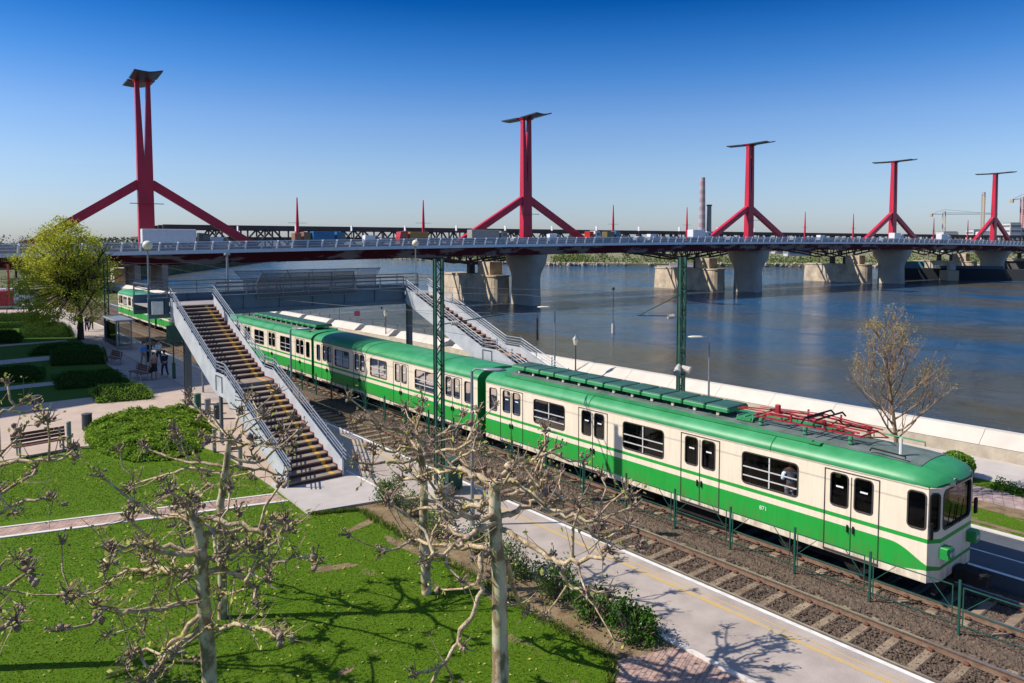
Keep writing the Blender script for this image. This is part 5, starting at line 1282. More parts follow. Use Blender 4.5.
litter(5.05,36.5,.09,1.15,lampg,'slim grey bollard lamp right of the reddish bench','bollard'); litter(9.75,32.0,.08,.95,lampg,'slim grey bollard lamp at the right corner of the mound','bollard'); litter(9.75,28.8,.08,.95,lampg,'slim grey bollard lamp by the walkway nearest the landing','bollard')
# shelter
sh = root('platform_shelter', (13.5,71,.05), 'glass platform shelter with a flat curved roof on the shaded platform', 'shelter')
m = MB(); m.cbox((13.55,70,2.5),(1.5,5.6,.14),.06); m.build('roof', lampg, sh)
for yy in (67.6,72.4): 
    for xx in (13.0,14.1): m = MB(); m.beam((xx,yy,.05),(xx,yy,2.43),.1); m.build('post', lampg, sh)
m = MB(); m.bx(12.98,13.02,67.7,72.3,.3,2.2); m.bx(13.1,14.0,67.58,67.62,.3,2.2); m.build('glass_wall', glass_mat('shelter_glass',(.7,.75,.78)), sh)
t = root('sign_post', (13.5,47.5,.05), 'dark green station pillar with a broad board on the platform left of the staircase', 'sign')
m = MB(); m.tube([(13.1,51.0,.05),(13.1,51.0,1.1)],.11,8); m.tube([(13.1,51.0,1.1),(13.1,51.0,3.4)],.05,8); m.build('post', mast_g, t); m = MB(); m.cbox((13.35,51.0,3.0),(1.3,.12,1.1),.03); m.build('board', mast_g, t)
t = root('thin_post', (13.2,45.2,.05), 'thin grey post on the platform behind the staircase column', 'post'); m = MB(); m.tube([(13.2,45.2,.05),(13.2,45.2,3.6)],.06,8); m.build('pole', lampg, t); m = MB(); m.cbox((13.2,45.2,3.65),(.2,.2,.1),.02); m.build('cap', lampg, t)
gc = root('signal_cabinet', (14.9,21.5,.05), 'dark green cabinet at the foot of the nearest lattice mast', 'cabinet'); m = MB(); m.cbox((14.85,21.6,.62),(.6,.45,1.1),.03); m.build('body', mast_g, gc); m = MB(); m.bx(14.58,15.12,21.355,21.37,.2,1.05); m.build('door', post_g, gc)

# ================================================================ HEDGES, BUSHES, GRASS
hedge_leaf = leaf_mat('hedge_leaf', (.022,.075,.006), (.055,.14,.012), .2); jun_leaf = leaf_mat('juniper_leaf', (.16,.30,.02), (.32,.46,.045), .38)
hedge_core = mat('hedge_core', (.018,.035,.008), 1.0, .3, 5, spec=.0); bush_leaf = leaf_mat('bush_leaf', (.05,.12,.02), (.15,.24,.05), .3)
def quad_interp(Q, u, v):
    a = Vector(Q[0]).lerp(Vector(Q[1]),u); b = Vector(Q[3]).lerp(Vector(Q[2]),u); return a.lerp(b,v)
def hedge(Q, h, label, name='hedge', lm=None, dens=260, core=None, size=.07, wild=.05, group='clipped hedges in the park'):
    lm = lm or hedge_leaf
    c = sum((Vector(q) for q in Q), Vector((0,0)))/4; rt = root(name, (c.x,c.y,0), label, 'hedge' if name == 'hedge' else 'bush', group)
    nu, nv = 16, 8; m = MB()
    def hz(u,v):
        e = min(1,min(u,1-u)*7)**.5*min(1,min(v,1-v)*4)**.5; p = quad_interp(Q,u,v); return h*e*(.9+.2*noise.noise(Vector((p.x*.9,p.y*.9,c.x))))
    for i in range(nu+1):
        for j in range(nv+1): p = quad_interp(Q,i/nu,j/nv); m.v.append((p.x,p.y,max(-.05,hz(i/nu,j/nv)-.06)))
    for i in range(nu):
        for j in range(nv): a = i*(nv+1)+j; m.f.append((a,a+nv+1,a+nv+2,a+1))
    m.build('branches', hedge_core, rt, smooth=True)
    l = MB(); A = ((Vector(Q[1])-Vector(Q[0])).length*(Vector(Q[3])-Vector(Q[0])).length)
    for _ in range(int(A*dens)+200):
        if random.random() < .55: u, v = random.random(), random.random()
        else:
            u, v = random.random(), random.random()
            if random.random() < .5: u = random.choice((0,1))*1.0+random.uniform(-.03,.03)
            else: v = random.choice((0,1))*1.0+random.uniform(-.05,.05)
            u = min(1,max(0,u)); v = min(1,max(0,v))
        p = quad_interp(Q,u,v); z = hz(u,v) if .05 < u < .95 and .1 < v < .9 else random.random()*max(hz(min(.93,max(.07,u)),min(.85,max(.15,v))),.1)
        l.leaf((p.x+random.gauss(0,wild),p.y+random.gauss(0,wild),z+random.gauss(0,wild)), random.uniform(.6,1.5)*size)
    l.build('foliage', lm, rt); return rt
hedge([(7.7,45.7),(10.5,45.1),(10.7,48.6),(7.9,49.2)],.75,'bright clipped hedge catching the sun where the plaza shadow ends',lm=leaf_mat('sunlit_hedge_leaf',(.16,.30,.03),(.30,.46,.06),.35))  # lighter leaf colour paints the sunlight onto this hedge
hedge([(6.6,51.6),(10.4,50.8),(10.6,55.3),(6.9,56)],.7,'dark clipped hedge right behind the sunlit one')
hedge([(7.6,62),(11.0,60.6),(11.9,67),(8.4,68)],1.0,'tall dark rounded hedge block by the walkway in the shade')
hedge([(6.9,68.8),(10.3,67.9),(11.5,71.4),(8.2,72.2)],.7,'low dark hedge just behind the tall rounded block')
hedge([(7.7,82.5),(11.7,80),(12.4,87),(8.5,89)],1.1,'broad dark hedge block left of the leafy tree')
hedge([(3.5,80),(7.4,78.3),(8.0,84),(4,85.8)],1.0,'dark hedge block at the left edge in the shade')
hedge([(.5,58),(6.4,55.5),(6.9,59.4),(.8,61.5)],.9,'long dark hedge at the left edge nearest the plaza')
hedge([(5,102.5),(11.9,98.6),(12.6,103),(5,106)],.9,'sunlit far hedge beside the side street')
hedge([(5.2,93.5),(11.2,91),(11.6,93),(5.2,95.6)],.6,'low far hedge between two sunlit strips of lawn')
# juniper mound: free-form outline
mp_ = [(6.2,39.9),(5.75,37.2),(5.9,34.7),(6.7,32.5),(7.9,31.9),(9.2,32.4),(9.9,33.8),(11.1,36.3),(11.35,38.6),(11.25,40.3),(9.6,41.3),(7.6,41.0)]
rt = root('juniper_mound', (8.6,36.8,0), 'large bright green spreading juniper mound between the lawn and the plaza', 'bush')
def inside(p, poly):
    c = False; n = len(poly)
    for i in range(n):
        x1,y1 = poly[i]; x2,y2 = poly[(i+1)%n]
        if (y1 > p[1]) != (y2 > p[1]) and p[0] < (x2-x1)*(p[1]-y1)/(y2-y1)+x1: c = not c
    return c
def edged(p, poly):
    d = 9; n = len(poly)
    for i in range(n):
        a = Vector(poly[i]); b = Vector(poly[(i+1)%n]); t_ = max(0,min(1,(Vector(p)-a).dot(b-a)/(b-a).length_squared)); d = min(d,(Vector(p)-a.lerp(b,t_)).length)
    return d
def mz(x, y):
    if not inside((x,y),mp_): return -.1
    d = edged((x,y),mp_); k = min(1,d/.9)**.55
    ridge = noise.noise(Vector((x*.9-y*.25,y*1.5+x*.4,0)))*.32+noise.noise(Vector((x*2.6,y*2.9,4)))*.17
    return k*(.46+ridge*1.15)
m = MB(); nx, ny = 60, 100
for i in range(nx):
    for j in range(ny): x = 5.5+6.1*i/(nx-1); y = 31.5+10*j/(ny-1); m.v.append((x,y,mz(x,y)-.07))
for i in range(nx-1):
    for j in range(ny-1): a = i*ny+j; m.f.append((a,a+ny,a+ny+1,a+1))
m.build('branches', hedge_core, rt, smooth=True)
l = MB(); c = 0
while c < 26000:
    x = random.uniform(5.5,11.6); y = random.uniform(31.5,41.5)
    if not inside((x,y),mp_): continue
    z = mz(x,y); d = Vector((random.gauss(.3,.7),random.gauss(-.3,.7),random.uniform(.3,1.3)))
    if mz(x+.15,y-.15)+.09 < z or random.random() < .75:
        l.leaf((x+random.gauss(0,.04),y+random.gauss(0,.04),z+random.uniform(-.06,.09)),random.uniform(.06,.16),d); c += 1
l.build('foliage', jun_leaf, rt)
def shrub(x, y, r, h, label, n=1400, lm=None, size=.07, twigs=18, name='shrub', grp=None, core=False):
    rt = root(name, (x,y,0), label, 'bush', grp); l = MB(); t_ = MB()
    if core:
        m = MB(); m.blob((x,y,h*.45),r*.86,3,.12,1,1,h*.5/(r*.86)*.9); m.build('inner_branches', hedge_core, rt, smooth=True)
        for _ in range(n):
            v = Vector((random.gauss(0,1),random.gauss(0,1),random.gauss(0,1))).normalized(); k_ = 1+.12*noise.noise(v*2.2+Vector((x,y,0)))+random.gauss(0,.04)
            if v.z*h*.5+h*.48 > 0: l.leaf((x+v.x*r*k_,y+v.y*r*k_,h*.48+v.z*h*.52*k_),random.uniform(.6,1.4)*size)
        n = 0
    for _ in range(twigs):
        a = random.random()*6.28; q = random.random()**.5*r; e = Vector((x+math.cos(a)*q,y+math.sin(a)*q,h*random.uniform(.6,1.1)*(1-.4*(q/r)**2)))
        t_.tube([(x+random.gauss(0,.1),y+random.gauss(0,.1),-.02),Vector((x,y,0)).lerp(e,.5)+Vector((random.gauss(0,.06),random.gauss(0,.06),0)),e],[.02,.014,.006],3,False)
    cl = [(random.random()*6.28, random.random()**.6*r*.85, random.uniform(.25,.9)*h) for _ in range(14)]
    for _ in range(n):
        a,q,z = random.choice(cl); l.leaf((x+math.cos(a)*q+random.gauss(0,r*.2),y+math.sin(a)*q+random.gauss(0,r*.2),max(.03,z*(1-.3*(q/r)**2)+random.gauss(0,h*.13))),random.uniform(.6,1.5)*size)
    t_.build('twigs', twig_m, rt); l.build('foliage', lm or bush_leaf, rt)
shrub(12.3,21.6,.62,.95,'small green shrub at the landing corner below the staircase',2600,size=.06)
shrub(12.35,20.3,.5,.8,'brownish low shrub right of the landing shrub',700,twigs=40)
shrub(12.1,18.4,.5,.9,'thin greening shrub in the planting bed left of the mast foot',900,twigs=30)
shrub(12.3,16.6,.5,1.0,'greening shrub in the bed behind the centre tree trunk',900,twigs=34)
shrub(12.2,14.9,.55,1.0,'leafy shrub in the bed right of the centre trunk',1300,twigs=30)
shrub(12.25,13.3,.6,1.05,'bushy shrub beside the tree shadow on the platform',1600,twigs=30)
shrub(12.2,11.9,.6,.85,'dense green shrub next to the platform kerb, before the last one',1900,size=.075,twigs=45)
shrub(12.3,10.75,.55,.85,'rounded dark green shrub at the end of the planting bed, by the brick pavement',2200,lm=hedge_leaf,size=.075,twigs=40)
shrub(30.6,10.75,.62,.95,'round bright green bush on the verge right of the train front',3600,size=.08,core=True,lm=leaf_mat('round_bush_leaf',(.08,.20,.015),(.17,.33,.03),.25))
hedge([(29.9,-4),(31.0,-4),(31.0,9.3),(29.9,9.3)],.3,'low green ground hedge along the riverside promenade at the right edge',size=.08,wild=.08)
# worn earth patches with ragged outlines in the lawn
SOIL = []
for (cx_,cy_,rx_,ry_,a_) in ((10.75,20.7,.8,.16,.4),(8.7,18.4,.5,.2,-.4),(11.1,18.2,.3,1.1,.1),(6.7,13.7,.2,.12,.3),(11.15,14.6,.2,1.0,.05)):
    P_ = []
    for i in range(26):
        a = i*2*math.pi/26; k_ = 1+.55*noise.noise(Vector((math.cos(a)*1.6+cx_,math.sin(a)*1.6,cy_)))+random.uniform(-.14,.14)
        u_, v_ = rx_*k_*math.cos(a), ry_*k_*math.sin(a); P_.append((cx_+u_*math.cos(a_)-v_*math.sin(a_), cy_+u_*math.sin(a_)+v_*math.cos(a_)))
    SOIL.append(P_)
def insoil(x, y): return random.random() < .8 and any(abs(x-P_[0][0]) < 3 and inside((x,y),P_) for P_ in SOIL)
m = MB()
for k_, P_ in enumerate(SOIL): m.sheet(P_, .004+.0007*k_)
struct('worn_earth', m, soil)
# ragged lawn edge towards the planting bed and brick pavement
tf = MB()
for _ in range(5200):
    t_ = random.random()
    if t_ < .6: x, y = 11.33+random.gauss(0,.09), random.uniform(10.4,21.9)
    elif t_ < .8: q_ = random.random(); x, y = 7.9+3.4*q_+random.gauss(0,.07), 7.45+3.0*q_+random.gauss(0,.07)
    else: q_ = random.random(); x, y = 9.9+1.4*q_, 22.6-.65*q_-abs(random.gauss(0,.06))
    a = random.random()*6.28; w_ = random.uniform(.01,.025); tf.add([(x-math.cos(a)*w_,y-math.sin(a)*w_,0),(x+math.cos(a)*w_,y+math.sin(a)*w_,0),(x+random.gauss(0,.05),y+random.gauss(0,.05),random.uniform(.05,.14))],[(0,1,2)])
tag(tf.build('edge_grass', leaf_mat('edge_blade',(.06,.13,.01),(.22,.26,.05),.3)),'longer ragged grass along the edges of the lawn','grass',kind='stuff')
# grass blades near the camera
gb = MB()
def on_lawn(x,y): return inside((x,y),[(-12,9),(7.9,7.5),(11.3,10.5),(11.25,21.8),(9.9,22.6),(9.9,24.1),(-12,31.2)]) or inside((x,y),[(-10,32.6),(9.8,25.35),(9.9,31.5),(9.2,32.3),(7.8,31.9),(6.4,32.6),(5.8,34.8),(5.9,36),(-10,33)])
c = 0
while c < 62000:
    y = 9+27*random.random()**1.15; x = random.uniform(y*.077-.3, 11.4)
    if not on_lawn(x,y): continue
    g = noise.noise(Vector((x*.8,y*.8,2)))
    if insoil(x,y): continue
    a = random.random()*6.28; w_ = random.uniform(.006,.012)*(1+y*.03); h_ = random.uniform(.015,.045); dx, dy = math.cos(a), math.sin(a)
    gb.add([(x-dx*w_,y-dy*w_,0),(x+dx*w_,y+dy*w_,0),(x+random.gauss(0,.03),y+random.gauss(0,.03),h_)],[(0,1,2)]); c += 1
tag(gb.build('grass', leaf_mat('grass_blade',(.088,.172,.007),(.18,.265,.018),.35)),'short grass blades and fallen buds covering the lawn','grass',kind='stuff')
dl = MB()
for _ in range(900):
    y = 9+18*random.random(); x = random.uniform(y*.077,11.4)
    if on_lawn(x,y): dl.leaf((x,y,.03),random.uniform(.05,.1),(random.gauss(0,.3),random.gauss(0,.3),1))
tag(dl.build('fallen_bud_scales', bud),'small yellowish bud scales lying scattered on the lawn','leaf litter',kind='stuff')

# ================================================================ OTHER TREES
def grow(mb, p, d, ln, r, depth, tips, spread=.55, up=.12, segs=3, ratio=.74, nmin=2, nmax=3):
    pts = [p]; q = Vector(p); dd = Vector(d)
    for i in range(segs):
        dd = (dd+Vector((random.gauss(0,.12),random.gauss(0,.12),random.gauss(0,.08)+up*.4))).normalized(); q = q+dd*ln/segs; pts.append(q.copy())
    mb.tube(pts,[r*(1-.32*i/segs) for i in range(segs+1)],6 if r > .05 else (4 if r > .015 else 3),False)
    if depth == 0: tips.append((q,dd)); return
    for _ in range(random.randint(nmin,nmax)):
        a = Vector((random.gauss(0,1),random.gauss(0,1),random.gauss(0,.6))); a = (a-dd*a.dot(dd)).normalized()
        nd = (dd*(1-spread*.5)+a*spread*random.uniform(.6,1.2)+Vector((0,0,up))).normalized()
        s = random.randint(1,segs) if random.random() < .5 else segs
        grow(mb, pts[s], nd, ln*ratio*random.uniform(.8,1.15), r*.62, depth-1, tips, spread, up, segs, ratio, nmin, nmax)
def fill_tree(name, x, y, z0, h, wr, label, lm, n, size, trunk_m, cat='tree', grp=None, r=.2, droop=False, crown_lo=.22, depth=4):
    rt = root(name, (x,y,z0), label, cat, grp); b = MB(); tips = []
    th = h*crown_lo
    pts = [(x,y,z0-.1),(x+.05,y,z0+th*.6),(x,y,z0+th)]; b.tube(pts,[r*1.3,r,r*.9],10)
    for k in range(6):
        a = k*1.05+random.random()*.5; grow(b,Vector(pts[-1])+Vector((0,0,k*.12*h*.3)),Vector((math.cos(a)*.75,math.sin(a)*.75,.8)),h*.23,r*.5,depth,tips,.55,.12)
    b.build('trunk', trunk_m, rt)
    return rt, tips
# leafy willow-like tree on the left
wl = leaf_mat('fresh_leaf', (.34,.38,.03), (.60,.60,.09), .5); dbark = mat('dark_bark', (.07,.055,.04), .9, .3, 6)
random.seed(77)
rt, tips = fill_tree('leafy_tree', 11.9, 77.4, 0, 10.5, 4.6, 'tall yellow-green leafy tree in fresh foliage beside the walkway on the left', wl, 0, .1, dbark, r=.24, depth=3)
l = MB()
CX_, CY_, CZ_ = 10.9, 78.4, 6.1
clus = []
for _ in range(300):
    while True:
        v = Vector((random.uniform(-1,1),random.uniform(-1,1),random.uniform(-1,1)))
        if v.length < 1 and (v.length > .35 or random.random() < .4): break
    hz_ = v.z; wx = 4.3 if hz_ < .2 else 4.3*(1-.45*(hz_-.2))
    clus.append((Vector((CX_+v.x*wx,CY_+v.y*wx,CZ_+v.z*5.2)), random.uniform(.35,.85)))
for c_, s_ in clus:
    o_ = (c_-Vector((CX_,CY_,CZ_))).normalized()
    for _ in range(int(95*s_/.6)):
        p = c_+Vector((random.gauss(0,s_*.55),random.gauss(0,s_*.55),random.gauss(0,s_*.38)))-Vector((0,0,.1))
        l.leaf(p, random.uniform(.12,.24))
l.build('crown', wl, rt)
tw = MB()
for c_, s_ in clus:
    tw.tube([Vector((11.9,77.4,3.4+random.random()*3)), (Vector((11.9,77.4,4.5))+c_)/2+Vector((0,0,.3)), c_],[.045,.03,.012],4,False)
tw.build('twigs', dbark, rt)
# bare young tree behind the train
random.seed(5)
rt = root('bare_tree', (26.75,11.25,0), 'slender budding young tree behind the train front, against the river', 'tree')
b = MB(); tips = []
b.tube([(27.05,11.35,-.1),(27.0,11.35,1.1),(26.9,11.42,2.0),(26.75,11.47,2.9),(26.65,11.57,3.9),(26.5,11.67,4.9),(26.45,11.72,6.1)],[.10,.085,.075,.055,.04,.028,.012],7)
for k in range(24):
    z = 1.9+3.6*(k/24); a = k*2.4+random.gauss(0,.3); ln = 1.12*(1-.5*k/24)
    grow(b,Vector((26.9-.1*(z-1.5),11.38+.07*(z-1.5),z)),Vector((math.cos(a),math.sin(a),.1+.95 if k > 6 else .65)).normalized(),ln,.034*(1-.4*k/24),4,tips,.5,.24,3,.70,2,3)
b.build('branches', mat('young_bark',(.20,.125,.08),.9,.3,8,c2=(.42,.29,.18)), rt)
l = MB()
for p,d in tips:
    if random.random() < .9:
        for _ in range(4): l.leaf(p+Vector((random.gauss(0,.06),random.gauss(0,.06),random.gauss(0,.06))), random.uniform(.03,.07))
l.build('buds', leaf_mat('bud_leaf',(.34,.26,.08),(.55,.45,.17),.3), rt)

# ================================================================ PEOPLE
def skin_mesh(verts, edges, radii, sub=1, rootv=0):
    me = bpy.data.meshes.new('tmp'); me.from_pydata([tuple(v) for v in verts], edges, []); o = bpy.data.objects.new('tmp', me); col.objects.link(o)
    md = o.modifiers.new('s','SKIN'); o.modifiers.new('u','SUBSURF').levels = sub; o.modifiers['u'].render_levels = sub
    for i, r in enumerate(radii): me.skin_vertices[0].data[i].radius = (r if hasattr(r,'__len__') else (r,r)); me.skin_vertices[0].data[i].use_root = (i == rootv)
    bpy.context.view_layer.update(); dg = bpy.context.evaluated_depsgraph_get(); out = bpy.data.meshes.new_from_object(o.evaluated_get(dg)); bpy.data.objects.remove(o); return out
skin_m = mat('skin', (.50,.30,.21), .6, .05, 4)
def person(x, y, z, a, label, shirt, legs, hair, stride=.18, arms=(.1,-.1), bag=None, skirt=False, h=1.72, elbow=0.0):
    k = h/1.72; rt = root('person', (0,0,0), label, 'person')
    hip = .93; s = stride
    J = [(0,0,hip),(0,0,1.12),(0,0,1.32),(0,0,1.45),(0,.01,1.54),(0,.01,1.60),(0,.015,1.70),      # 0-6 pelvis..head
      (-.09,0,hip-.05),(-.10,s*.55,.50),(-.10,s*.9-.03,.08),(-.10,s*.9+.12,.04),                       # 7-10 left leg
      (.09,0,hip-.05),(.10,-s*.35,.50),(.10,-s-.06,.10),(.10,-s+.08,.04),                              # 11-14 right leg
      (-.19,0,1.40),(-.24,-arms[0]*.5,1.13),(-.23,-arms[0]+elbow*.3,.89+elbow*.4),(-.22,-arms[0]+.02+elbow*.35,.80+elbow*.45),
      (.19,0,1.40),(.24,-arms[1]*.5,1.13),(.23,-arms[1]+elbow*.3,.89+elbow*.4),(.22,-arms[1]+.02+elbow*.35,.80+elbow*.45)]
    E = [(0,1),(1,2),(2,3),(3,4),(4,5),(5,6),(0,7),(7,8),(8,9),(9,10),(0,11),(11,12),(12,13),(13,14),(3,15),(15,16),(16,17),(17,18),(3,19),(19,20),(20,21),(21,22)]
    Rr = [(.14,.10),(.125,.09),(.15,.10),(.12,.08),.055,.085,.075,.085,.062,.042,.04,.085,.062,.042,.04,.06,.045,.035,.04,.06,.045,.035,.04]
    V = [Vector(j)*k for j in J]
    def mk(name, me, m): o = bpy.data.objects.new(name, me); col.objects.link(o); me.materials.append(m); o.parent = rt; [setattr(p,'use_smooth',True) for p in me.polygons]; return o
    body = mk('body', skin_mesh(V,E,[(r if hasattr(r,'__len__') else (r,r)) for r in Rr]), skin_m)
    iv = [1,2,3,15,16,19,20,17,21]; idx = {o:i for i,o in enumerate(iv)}
    ve = [V[i].copy() for i in iv]; ve[0] = V[0]+Vector((0,0,.02))
    mk('shirt', skin_mesh(ve,[(0,1),(1,2),(2,3),(3,4),(4,7),(2,5),(5,6),(6,8)],[(.165,.12),(.165,.115),(.14,.10),.078,.062,.078,.062,.05,.05]), shirt)
    if skirt:
        m = MB(); m.tube([V[0]+Vector((0,0,.1)),V[0]-Vector((0,0,.1)),V[0]-Vector((0,0,.42))],[.15*k,.19*k,.24*k],14); m.build('skirt', legs, rt)
    else:
        mk('trousers', skin_mesh([V[0]+Vector((0,0,.05)),V[7],V[8],V[9],V[11],V[12],V[13]],[(0,1),(1,2),(2,3),(0,4),(4,5),(5,6)],[(.155,.12),.105,.078,.06,.105,.078,.06]), legs)
    hd = V[5]+Vector((0,-.012,.055)); m = MB(); m.blob(hd,.108*k,2,.08,.92,1.0,1.05); v = m.v
    m.v = [(a_,min(b_,hd.y+.045) if c_ < hd.z+.03 else b_,max(c_,hd.z-.07)) for a_,b_,c_ in v]; m.build('hair', hair, rt, smooth=True)
    if bag:
        m = MB(); m.cbox(V[22]+Vector((.06,-.02,-.22)),(.12,.32,.28),.03); m.tube([V[22]+Vector((.06,-.1,-.1)),V[22]+Vector((.02,0,.02)),V[22]+Vector((.06,.1,-.1))],.012,4); m.build('bag', bag, rt)
    rt.location = (x,y,z); rt.rotation_euler.z = a; return rt
C = lambda n,c: mat('cloth_'+n,c,.85,.12,6)
blk, navy, wht, blu, hairb, hairl, gry = C('black',(.02,.02,.025)), C('navy',(.02,.03,.07)), C('white',(.75,.75,.78)), C('blue',(.08,.30,.65)), mat('dark_hair',(.03,.018,.012),.7,.2,9), mat('light_hair',(.42,.25,.11),.6,.2,9), C('grey',(.25,.25,.28))
person(12.85,57.9,.05,R(200),'person in a bright blue shirt walking on the shaded platform',blu,C('tan',(.35,.26,.2)),hairb)
person(13.35,58.7,.05,R(195),'person dressed all in black walking between two others on the platform',blk,blk,hairb,-.15)
person(13.95,58.3,.05,R(200),'person in a white top and dark trousers on the platform',wht,navy,hairb)
person(12.1,51.9,.02,R(190),'person with pinkish top and dark jacket tied at the waist, walking left of another',C('rose',(.45,.25,.25)),blk,hairb,.12,bag=blk,skirt=True)
person(12.85,52.3,.05,R(15),'person in dark navy clothes walking with one arm swinging, nearest the staircase',navy,navy,hairb,.2,arms=(.15,-.2))
person(13.5,84.0,.05,R(30),'person in dark clothes standing in the sunlit patch behind the lattice mast',navy,navy,hairb,.08)
person(14.1,85.2,.05,R(200),'person in a dark blue coat beside the one in the sunlit patch',C('coat',(.04,.06,.16)),blk,hairb,.1)
person(12.2,80.2,.02,R(90),'person sitting low in the tree shade, dark clothes',blk,gry,hairb,.05,h=1.5)
# passenger behind the window of the nearest carriage
person(19.6,11.2,.95,R(-60),'passenger with fair hair and a pale blue shirt behind a window of the nearest carriage',C('paleblue',(.62,.72,.85)),C('shirt_pale',(.85,.88,.92)),mat('blond_hair',(.65,.36,.14),.6,.2,9),.05,elbow=.7,h=1.66)
for nm_, dx in (): pass

# ================================================================ BACKGROUND
haze_c = lambda n,c: mat('far_'+n,c,.9,.1,.05)
far_leaf = leaf_mat('far_foliage', (.06,.10,.02), (.17,.22,.05), .15); far_leaf2 = leaf_mat('far_dark_foliage', (.05,.07,.03), (.11,.13,.05), .15)
random.seed(9)
def far_tree(x,y,z0,h,r,label,lmx,n=260,grp='trees on the far bank'):
    rt = root('far_tree', (x,y,z0), label, 'tree', grp); b = MB(); b.tube([(x,y,z0-.5),(x,y,z0+h*.5)],[.35,.2],5); b.build('trunk', dbark, rt); l = MB()
    cl = [(random.gauss(0,r*.45),random.gauss(0,r*.45),random.uniform(.25,.95)*h) for _ in range(9)]
    for _ in range(n):
        a_,b_,c_ = random.choice(cl); l.leaf((x+a_+random.gauss(0,r*.28),y+b_+random.gauss(0,r*.28),z0+max(.3,c_+random.gauss(0,h*.1))),random.uniform(.7,1.6) if n < 300 else random.uniform(.3,.7))
    l.build('crown', lmx, rt)
# belt of undergrowth along the bank
m = MB()
bl_ = [(760,60),(589,178),(520,262),(415,378),(381,410),(385,520),(420,800)]
for i in range(len(bl_)-1):
    a = Vector(bl_[i]); b = Vector(bl_[i+1]); L_ = (b-a).length; nrm = Vector((b.y-a.y,-(b.x-a.x))).normalized()
    if nrm.x < 0 and i > 3: nrm = -nrm
    if (a+nrm*50).length < a.length: nrm = -nrm
    for _ in range(int(L_*26)):
        t_ = random.random(); w_ = random.random(); p = a.lerp(b,t_)+nrm*(4+w_*60); g = noise.noise(Vector((p.x*.03,p.y*.03,1)))
        if g < -.18: continue
        m.leaf((p.x,p.y,WZ+2.2+random.random()*(4.5+6*max(0,g))*(.6+w_)),random.uniform(.9,2.2))
tag(m.build('bank_undergrowth', far_leaf),'green undergrowth and willows along the far river bank','undergrowth',kind='stuff')
m = MB()
for _ in range(1600):
    i = random.randint(0,len(bl_)-2); a = Vector(bl_[i]); b = Vector(bl_[i+1]); p = a.lerp(b,random.random()); m.blob((p.x+random.uniform(-2,4),p.y+random.uniform(-2,3),WZ+random.uniform(0,2.0)),random.uniform(.5,1.6),0,.3)
tag(m.build('bank_stones', mat('bank_stone',(.36,.31,.25),.9,.2,.2)),'pale stones along the far waterline','stones',kind='stuff')
k = 0
for (x,y,h,r) in [(440,395,13,7),(455,388,11,6),(470,372,14,8),(430,410,10,6),(500,350,11,7),(530,330,12,8),(600,300,13,8),(640,290,14,9),(660,280,12,8),(690,270,15,9),(560,300,11,7),(700,240,13,9),(485,420,16,8),(620,262,12,7)]:
    far_tree(x,y,WZ+2.2,h,r,'far-bank tree number %s from the left, pale spring green'%['one','two','three','four','five','six','seven','eight','nine','ten','eleven','twelve','thirteen','fourteen'][k], far_leaf if k%3 else far_leaf2); k += 1
# woods on the horizon at left
m = MB()
for _ in range(5200):
    x = random.uniform(-60,190); y = random.uniform(520,600)+x*.3; g = noise.noise(Vector((x*.03,3,0))); m.leaf((x,y,random.random()**.6*(11+7*g)),random.uniform(1.2,3.0))
for _ in range(5000):
    x = random.uniform(60,330); y = 432+(x-105)*1.55+random.uniform(8,60); m.leaf((x-12,y,WZ+7+random.random()*6),random.uniform(1.5,3.2))
tag(m.build('horizon_woods', far_leaf2),'distant line of trees on the near bank beyond the bridges','woods',kind='stuff')
for i,(x,y,h) in enumerate([(15,235,9),(22,238,10),(5,232,8),(30,300,11)]):
    far_tree(x,y,-.4,h,4,'dark tree rising over the bridge deck at the left edge, %s of four'%['first','second','third','fourth'][i],far_leaf2,1200,'trees beyond the bridge on the left')
# power-station chimney, stack, cranes, towers
ch = root('power_station_chimney', (747,551,0), 'tall pink and white banded chimney on the horizon left of the third pylon', 'chimney'); pk = haze_c('pink',(.36,.24,.27)); pw = haze_c('pale',(.38,.34,.37))  # faded band colours paint the distance haze onto the chimney
for i in range(18):
    z0 = -2+i*5.0; r0_ = 4.7-i*.09; m = MB(); m.tube([(747,551,z0),(747,551,z0+4.99)],[r0_,r0_-.09],14,i == 17); m.build('band', pw if i%2 else pk, ch)
st = root('industrial_stack', (757,548,0), 'thin dark stack right of the banded chimney', 'chimney'); m = MB(); m.tube([(757,548,-2),(757,548,54)],[3.2,2.6],10); m.build('shaft', haze_c('grey',(.22,.23,.26)), st); m = MB(); m.tube([(757,548,54),(757,548,55.5)],[3.4,3.4],10); m.build('rim', tr_m, st)
crm, crr, cro = haze_c('crane_cream',(.50,.46,.40)), haze_c('crane_red',(.44,.20,.20)), haze_c('crane_orange',(.48,.36,.26))  # crane colours paled towards the sky to paint in the haze
